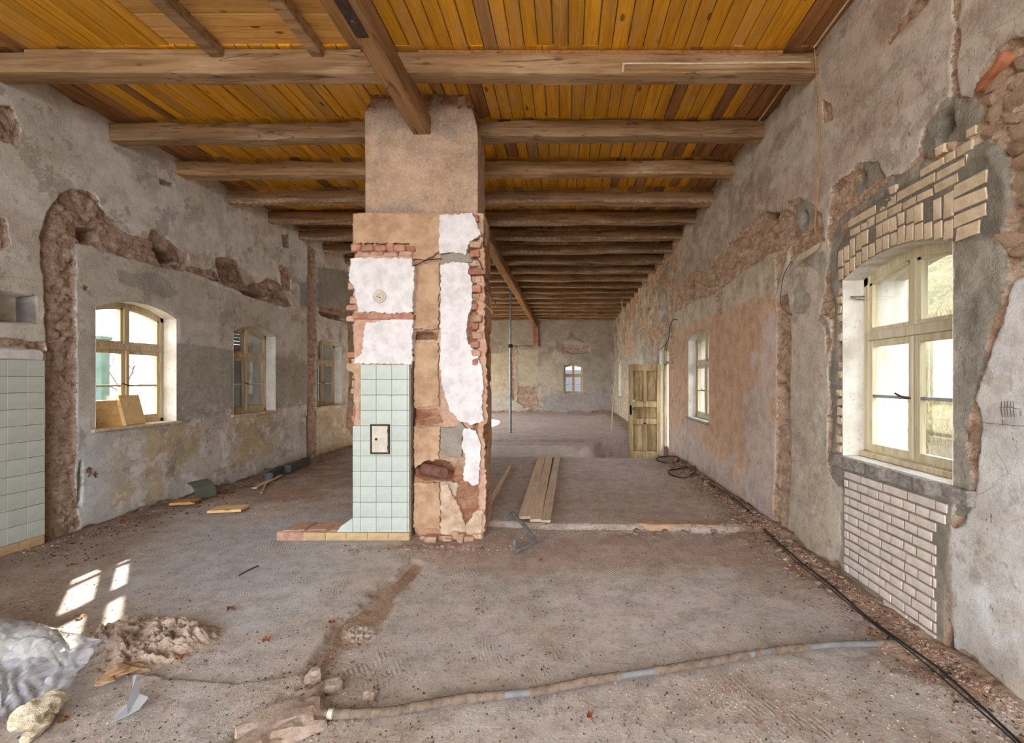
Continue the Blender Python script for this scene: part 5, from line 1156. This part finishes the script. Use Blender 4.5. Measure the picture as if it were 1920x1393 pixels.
P = [Vector(G_(*q))-A for q in Pc]; hh = (.07, .07, .03, .045, .03, .012, .01, .02, .03, .03); lo_ = [Vector((p_.x, p_.y, h_)) for p_, h_ in zip(P, hh)]; up_ = [v+Vector((0, 0, .003)) for v in lo_]
mb.add(lo_+up_, [tuple(range(k_-1, -1, -1)), tuple(range(k_, 2*k_))]+[(i, (i+1) % k_, k_+(i+1) % k_, k_+i) for i in range(k_)])
o = mb.build('sheet_scrap', M['sheet'], None, label='bent grey sheet metal scrap on the lower left floor', cat='scrap', loc=(A.x, A.y, .012))
# torn screed lumps at the bottom edge
for i, (x, y, sx, sy, sz_, rz, lab) in enumerate(((545, 1372, .10, .16, .07, -.9, 'broken screed lump at the bottom edge, the right one'), (505, 1388, .12, .20, .08, -.7, 'broken screed lump at the bottom edge, the left one'), (572, 1330, .035, .13, .05, -.35, 'narrow screed sliver at the pipe end'), (590, 1278, .05, .05, .055, .2, 'small pointed screed stub above the pipe end'), (627, 1296, .05, .045, .04, .4, 'pale angular stone right of the screed stub'), (694, 1312, .035, .03, .03, 0, 'small tan stone above the wrapped pipe'))):
    me = blob((sx*2, sy*2, sz_*2), 30+i, 3, .3); 
    for p in me.polygons: p.use_smooth = False
    o = link('screed_lump' if i < 4 else 'stone', me, M['screed'], None, (*onF(x, y), .018), label=lab, cat='rubble'); o.rotation_euler = (0, 0, rz)
# dry leaves
def leaf(x, y, s, seed, label):
    r = random.Random(seed); X, Y = onF(x, y); n = 11; vs = [(0, 0, .25)]; 
    for i in range(n):
        a = 2*math.pi*i/n; q = (1 if i % 2 else .55)*r.uniform(.8, 1.2); vs.append((q*math.cos(a), q*.8*math.sin(a), r.uniform(.0, .75)))
    k = len(vs); vs = [Vector(v)*s for v in vs]; low = [v-Vector((0, 0, .001)) for v in vs]
    mb = MB(); mb.add(vs+low, [(0, 1+i, 1+(i+1) % n) for i in range(n)]+[(k, k+1+(i+1) % n, k+1+i) for i in range(n)]+[(1+i, k+1+i, k+1+(i+1) % n, 1+(i+1) % n) for i in range(n)])
    mb.tube([(s*.5, 0, .2*s), (s*1.6, s*.3, .1*s)], .0015, 5)
    o = mb.build('dry_leaf', M['leaf'], None, label=label, cat='leaf', group='dry leaves on the floor'); o.location = (X, Y, float(floor_h(np.array([X]), np.array([Y]))[0])+.004); o.rotation_euler = (0, 0, r.uniform(0, 6)); return o
for i, (x, y, s, lab) in enumerate(((150, 1157, .035, 'dry leaf lying in the patch of sunlight'), (432, 1143, .034, 'flat brown leaf right of the sunlit patch'), (500, 1203, .036, 'upright dark brown leaf right of the wool heap'), (335, 1235, .034, 'orange brown leaf on the edge of the wool heap'), (702, 1302, .03, 'curled brown leaf behind the wrapped pipe'), (895, 1145, .022, 'small curled leaf in the middle of the floor'), (905, 1150, .014, 'tiny leaf crumb beside the curled leaf mid floor'), (122, 1355, .022, 'small leaf near the wool roll'), (1448, 1352, .0, ''), (232, 977, .05, 'yellow leaf at the foot of the left wall'), (132, 1063, .03, 'small brown leaf left of the sunlit patch'), (1014, 1052, .02, 'tiny dark leaf right of the pillar'), (1105, 1346, .03, 'brown leaf below the wrapped pipe'), (385, 1240, .014, 'tiny reddish leaf right of the wool heap'), (622, 1168, .03, 'brown leaf in the floor chase'))):
    if s: leaf(x, y, s, i, lab)
mb = MB(); a, b = Vector(G_(448, 1079, .02)), Vector(G_(484, 1061, .02)); mb.tube([a, a.lerp(b, .5)+Vector((0, 0, .006)), b], .006, 6); mb.build('stick', M['iron'], None, label='thin dark stick on the floor left of the pillar', cat='stick')
# ------------------------------------------------------------------ rubble and chips
CH = [blob((1, 1, 1), s+50, 1, .3) for s in range(8)]
def chips(name, spots, mat):
    V = []; Fq = []; b = 0; base = [(np.array([v.co for v in m.vertices]), [tuple(p.vertices) for p in m.polygons]) for m in CH]
    H = floor_h(np.array([s[0] for s in spots]), np.array([s[1] for s in spots]))
    for (x, y, s), h in zip(spots, H):
        if s < .011:
            vs = (rng.rand(5, 3)-.5)*s*np.array([1.4, 1.4, .6]); vs[4, 2] = s*.6; f_ = [(0, 1, 4), (1, 2, 4), (2, 3, 4), (3, 0, 4), (0, 2, 1), (0, 3, 2)]
            a0 = rng.rand()*6; vs[:4, 0] = np.cos(a0+np.arange(4)*1.57)*s*.6*(.5+rng.rand(4)); vs[:4, 1] = np.sin(a0+np.arange(4)*1.57)*s*.6*(.5+rng.rand(4)); vs[:4, 2] = -.001
        else:
            m, f_ = base[rng.randint(8)]; a = rng.rand()*6; R_ = np.array([[math.cos(a), -math.sin(a), 0], [math.sin(a), math.cos(a), 0], [0, 0, 1]]); vs = (m*np.array([1.2, .9, .6])*s*(.7+.6*rng.rand(3)))@R_.T
        V.append(vs+np.array([x, y, h+s*.12])); Fq += [tuple(i+b for i in t) for t in f_]; b += len(vs)
    me = bpy.data.meshes.new(name); me.from_pydata(np.concatenate(V).tolist(), [], Fq)
    return link(name, me, M[mat], None, kind='stuff', label={'chip': 'crumbs and chips of plaster and mortar strewn over the floor', 'darkchip': 'dark brown bits of dirt and leaf scattered over the floor'}.get(mat) or 'reddish brick and mortar crumbs along the walls', cat='rubble')
sp = []
for _ in range(5200):                      # along the right wall
    y = 1.9*math.exp(rng.rand()*1.65); d = abs(rng.randn())*.16+.02; sp.append((XR-.03-d, y, .006+.016*rng.rand()**3*(1.6 if y > 3.5 else 1)))
for _ in range(1600): d = abs(rng.randn())*.22; y = 4.1+rng.rand()*6.5; sp.append((XL+.06+d, y, .006+.02*rng.rand()**3))
for _ in range(1400): x = -.85+rng.rand()*3.0; sp.append((x, 4.72+rng.randn()*.07, .006+.016*rng.rand()**3))
for _ in range(1000): sp.append((-1.3+rng.randn()*.4, 4.36-abs(rng.randn())*.12, .006+.02*rng.rand()**3))
for _ in range(5200):
    x, y = onF(rng.uniform(-20, 1850), 712+rng.uniform(290, 690)); 
    if XL+.1 < x < XR-.1: sp.append((x, y, .003+.007*rng.rand()**2.5))
for _ in range(1500): x, y = onF(1400+rng.randn()*160, 1310+rng.randn()*45); (x < XR-.05 and 1.85 < y) and sp.append((x, y, .004+.009*rng.rand()**2))
for _ in range(900): x, y = onF(600+rng.randn()*60, 1300+rng.randn()*45); y > 1.9 and sp.append((x, y, .004+.014*rng.rand()**3))
for _ in range(700): sp.append((-3.7+rng.randn()*.5, 6.4+rng.randn()*1.2, .006+.012*rng.rand()**2))
for _ in range(1800): x = rng.uniform(-1.4, 2.0); y = rng.uniform(4.95, 9.0); sp.append((x, y, .006+.014*rng.rand()**3))
chips('floor_chips', [s for s in sp if rng.rand() < .62], 'chip'); 
M['redchip'] = plain('reddish_crumbs', (156, 108, 84), (120, 82, 62), sc=6, spots=.4, bump=.5, geo=True)
chips('brick_crumbs', [s for s in sp if rng.rand() < .38], 'redchip')
dk = []
for _ in range(4200):
    x, y = onF(rng.uniform(-20, 1850), 712+rng.uniform(200, 690)); (XL+.1 < x < XR-.1) and dk.append((x, y, .003+.008*rng.rand()**3))
for _ in range(900): d_ = abs(rng.randn())*.2; dk.append((XR-.05-d_, 2+rng.rand()*6, .006+.014*rng.rand()**2))
for _ in range(900): dk.append((XL+.1+abs(rng.randn())*.4, 3.9+rng.rand()*5, .006+.02*rng.rand()**2))
chips('dirt_crumbs', dk, 'darkchip')
stn = [blob((1, 1, .7), s+80, 2, .25) for s in range(6)]
for s in stn: s.materials.append(M['stone'])
def stone(x, y, s, label, group):
    o = bpy.data.objects.new('rubble_stone', stn[rr.randrange(6)]); COL.objects.link(o); o.location = (x, y, float(floor_h(np.array([x]), np.array([y]))[0])+s*.22); o.scale = (s*rr.uniform(.8, 1.4), s, s*.8); o.rotation_euler = (0, 0, rr.uniform(0, 6)); tag(o, label, 'rubble', group)
for i in range(55): y = 3.3*math.exp(rr.random()*1.05); stone(XR-.07-abs(rr.gauss(0, .14)), y, rr.uniform(.03, .08), 'fist sized rubble stone in the debris strip along the right wall', 'rubble stones along the right wall')
for i in range(26): stone(.7+rr.random()*1.2, 4.74+rr.gauss(0, .04), rr.uniform(.03, .065), 'rubble stone below the broken edge of the raised slab', 'rubble stones at the slab edge')
for i in range(16): stone(-1.2+rr.gauss(0, .25), 4.33-abs(rr.gauss(0, .06)), rr.uniform(.03, .06), 'reddish rubble stone at the foot of the pillar', 'rubble stones at the pillar foot')
for i in range(22): stone(1.86+rr.gauss(0, .13), 7.9+rr.gauss(0, .45), rr.uniform(.04, .1), 'rubble stone in the heap round the black cable coils', 'rubble stones at the cable coils')
# ragged concrete edge of the slab
P = jag([(.75, 4.80), (1.0, 4.76), (1.25, 4.78), (1.5, 4.74), (1.75, 4.76), (1.8, 4.9), (.75, 4.93)], .05, .014, 6); MB().prism(P, -.01, .062, 'z').build('slab_edge', M['tan'], fl, .01)

# ------------------------------------------------------------------ outside
M['meadow'] = None
m, nt, b = nodes('dry_meadow', 1); g = G(nt); P_ = g.geo()
c = g.mix(g.ramp(g.noise(P_, .8, 5, .6), .35, .65), lin(96, 88, 64), lin(70, 70, 48)); c = g.mix(g.ramp(g.noise(P_, 9, 6, .75, 1), .48, .62, 0, .8), c, lin(130, 120, 90)); c = g.mix(g.ramp(g.noise(P_, 25, 4, .7), .6, .7, 0, .7), c, lin(84, 74, 48))
g.l(c, b.inputs['Base Color']); g.bump(g.noise(P_, 12, 5, .8), 1, .15, b); M['meadow'] = m
m, nt, b = nodes('leaf_strewn_ground', 1); g = G(nt); P_ = g.geo(); c = g.mix(g.ramp(g.noise(P_, 3, 6, .7), .4, .6), lin(120, 100, 74), lin(150, 136, 112)); g.l(c, b.inputs['Base Color']); g.bump(g.noise(P_, 14, 5, .8), 1, .05, b); M['yard'] = m
def terrain(name, xs, ys, zf, mat, **k):
    U, V = np.meshgrid(xs, ys, indexing='ij'); Z = zf(U, V); idx = np.arange(U.size).reshape(U.shape); q = np.stack([idx[:-1, :-1], idx[1:, :-1], idx[1:, 1:], idx[:-1, 1:]], -1).reshape(-1, 4)
    return raw(name, np.stack([U, V, Z], -1).reshape(-1, 3), q, {}, M[mat], **k)
hz = lambda U, V: -.35+sm(U, 4.6, 6.2)*.5+np.maximum(0, U-6)*.62+fbm(U*.5, V*.5, 4, 3)*.5*sm(U, 4, 8)+fbm(U*3, V*3, 3, 3)*.05
terrain('hillside', np.linspace(XR+TH-.1, 26, 120), np.linspace(-14, 46, 160), hz, 'meadow', kind='structure')
terrain('yard', np.linspace(-40, XL-TH+.1, 60), np.linspace(-20, 50, 70), lambda U, V: -.3+fbm(U*.3, V*.3, 3, 3)*.1, 'yard', kind='structure')
terrain('forecourt', np.linspace(XL-TH+.05, XR+TH, 8), np.linspace(-20, YF-.2, 8), lambda U, V: -.15+0*U, 'yard', kind='structure')
V_ = []; F_ = []
for i in range(9000):
    x = 4.7+rng.rand()**1.5*7; y = x*(1.05+.75*rng.rand())+.4; z = float(-.35+(lambda u: u*u*(3-2*u))(min(1, max(0, (x-4.6)/1.6)))*.5+max(0, x-6)*.62)
    for j in range(1): a = rng.rand()*6; l = .12+.25*rng.rand(); dx, dy = math.cos(a)*.012, math.sin(a)*.012; b_ = len(V_); V_ += [(x-dx, y-dy, z-.25), (x+dx, y+dy, z-.25), (x+rng.randn()*.15, y+rng.randn()*.15, z+l)]; F_.append((b_, b_+1, b_+2))
me = bpy.data.meshes.new('dry_grass'); me.from_pydata(V_, [], F_); M['straw'] = plain('straw', (128, 118, 86), (90, 82, 56), sc=3, bump=0, geo=True); link('dry_grass', me, M['straw'], None, kind='stuff', label='dry grass on the slope outside the right window', cat='grass')
mb = MB(); r = random.Random(3)
def branch(p, d, l, rad, depth):
    q = p+d*l; mb.tube([p, (p+q)/2+Vector((r.uniform(-1, 1), r.uniform(-1, 1), 0))*l*.06, q], [rad, rad*.85, rad*.7], 5, False)
    if depth:
        for _ in range(3): branch(p+d*l*r.uniform(.6, 1), (d+Vector((r.uniform(-.8, .8), r.uniform(-.8, .8), r.uniform(-.1, .5)))).normalized(), l*.68, rad*.6, depth-1)
branch(Vector((0, 0, 0)), Vector((0, 0, 1)), 1.7, .045, 4); mb.build('bare_tree', M['iron'], None, label='bare small tree outside the first left window', cat='tree', loc=(-13.5, 13.8, -.35))
gp = empty('green_stand_in_post', (-7.25, 7.1, -.3), label='green wooden post outside the first left window', cat='post')  # invented post in place of the green shutter beyond the panes
MB().box(-.07, .07, -.07, .07, 0, 2.5).build('post', M['green'], gp, .01); MB().box(-.09, .09, -.09, .09, 2.5, 2.56).build('cap', M['green'], gp, .01)  # both parts belong to the invented post that stands in for the shutter
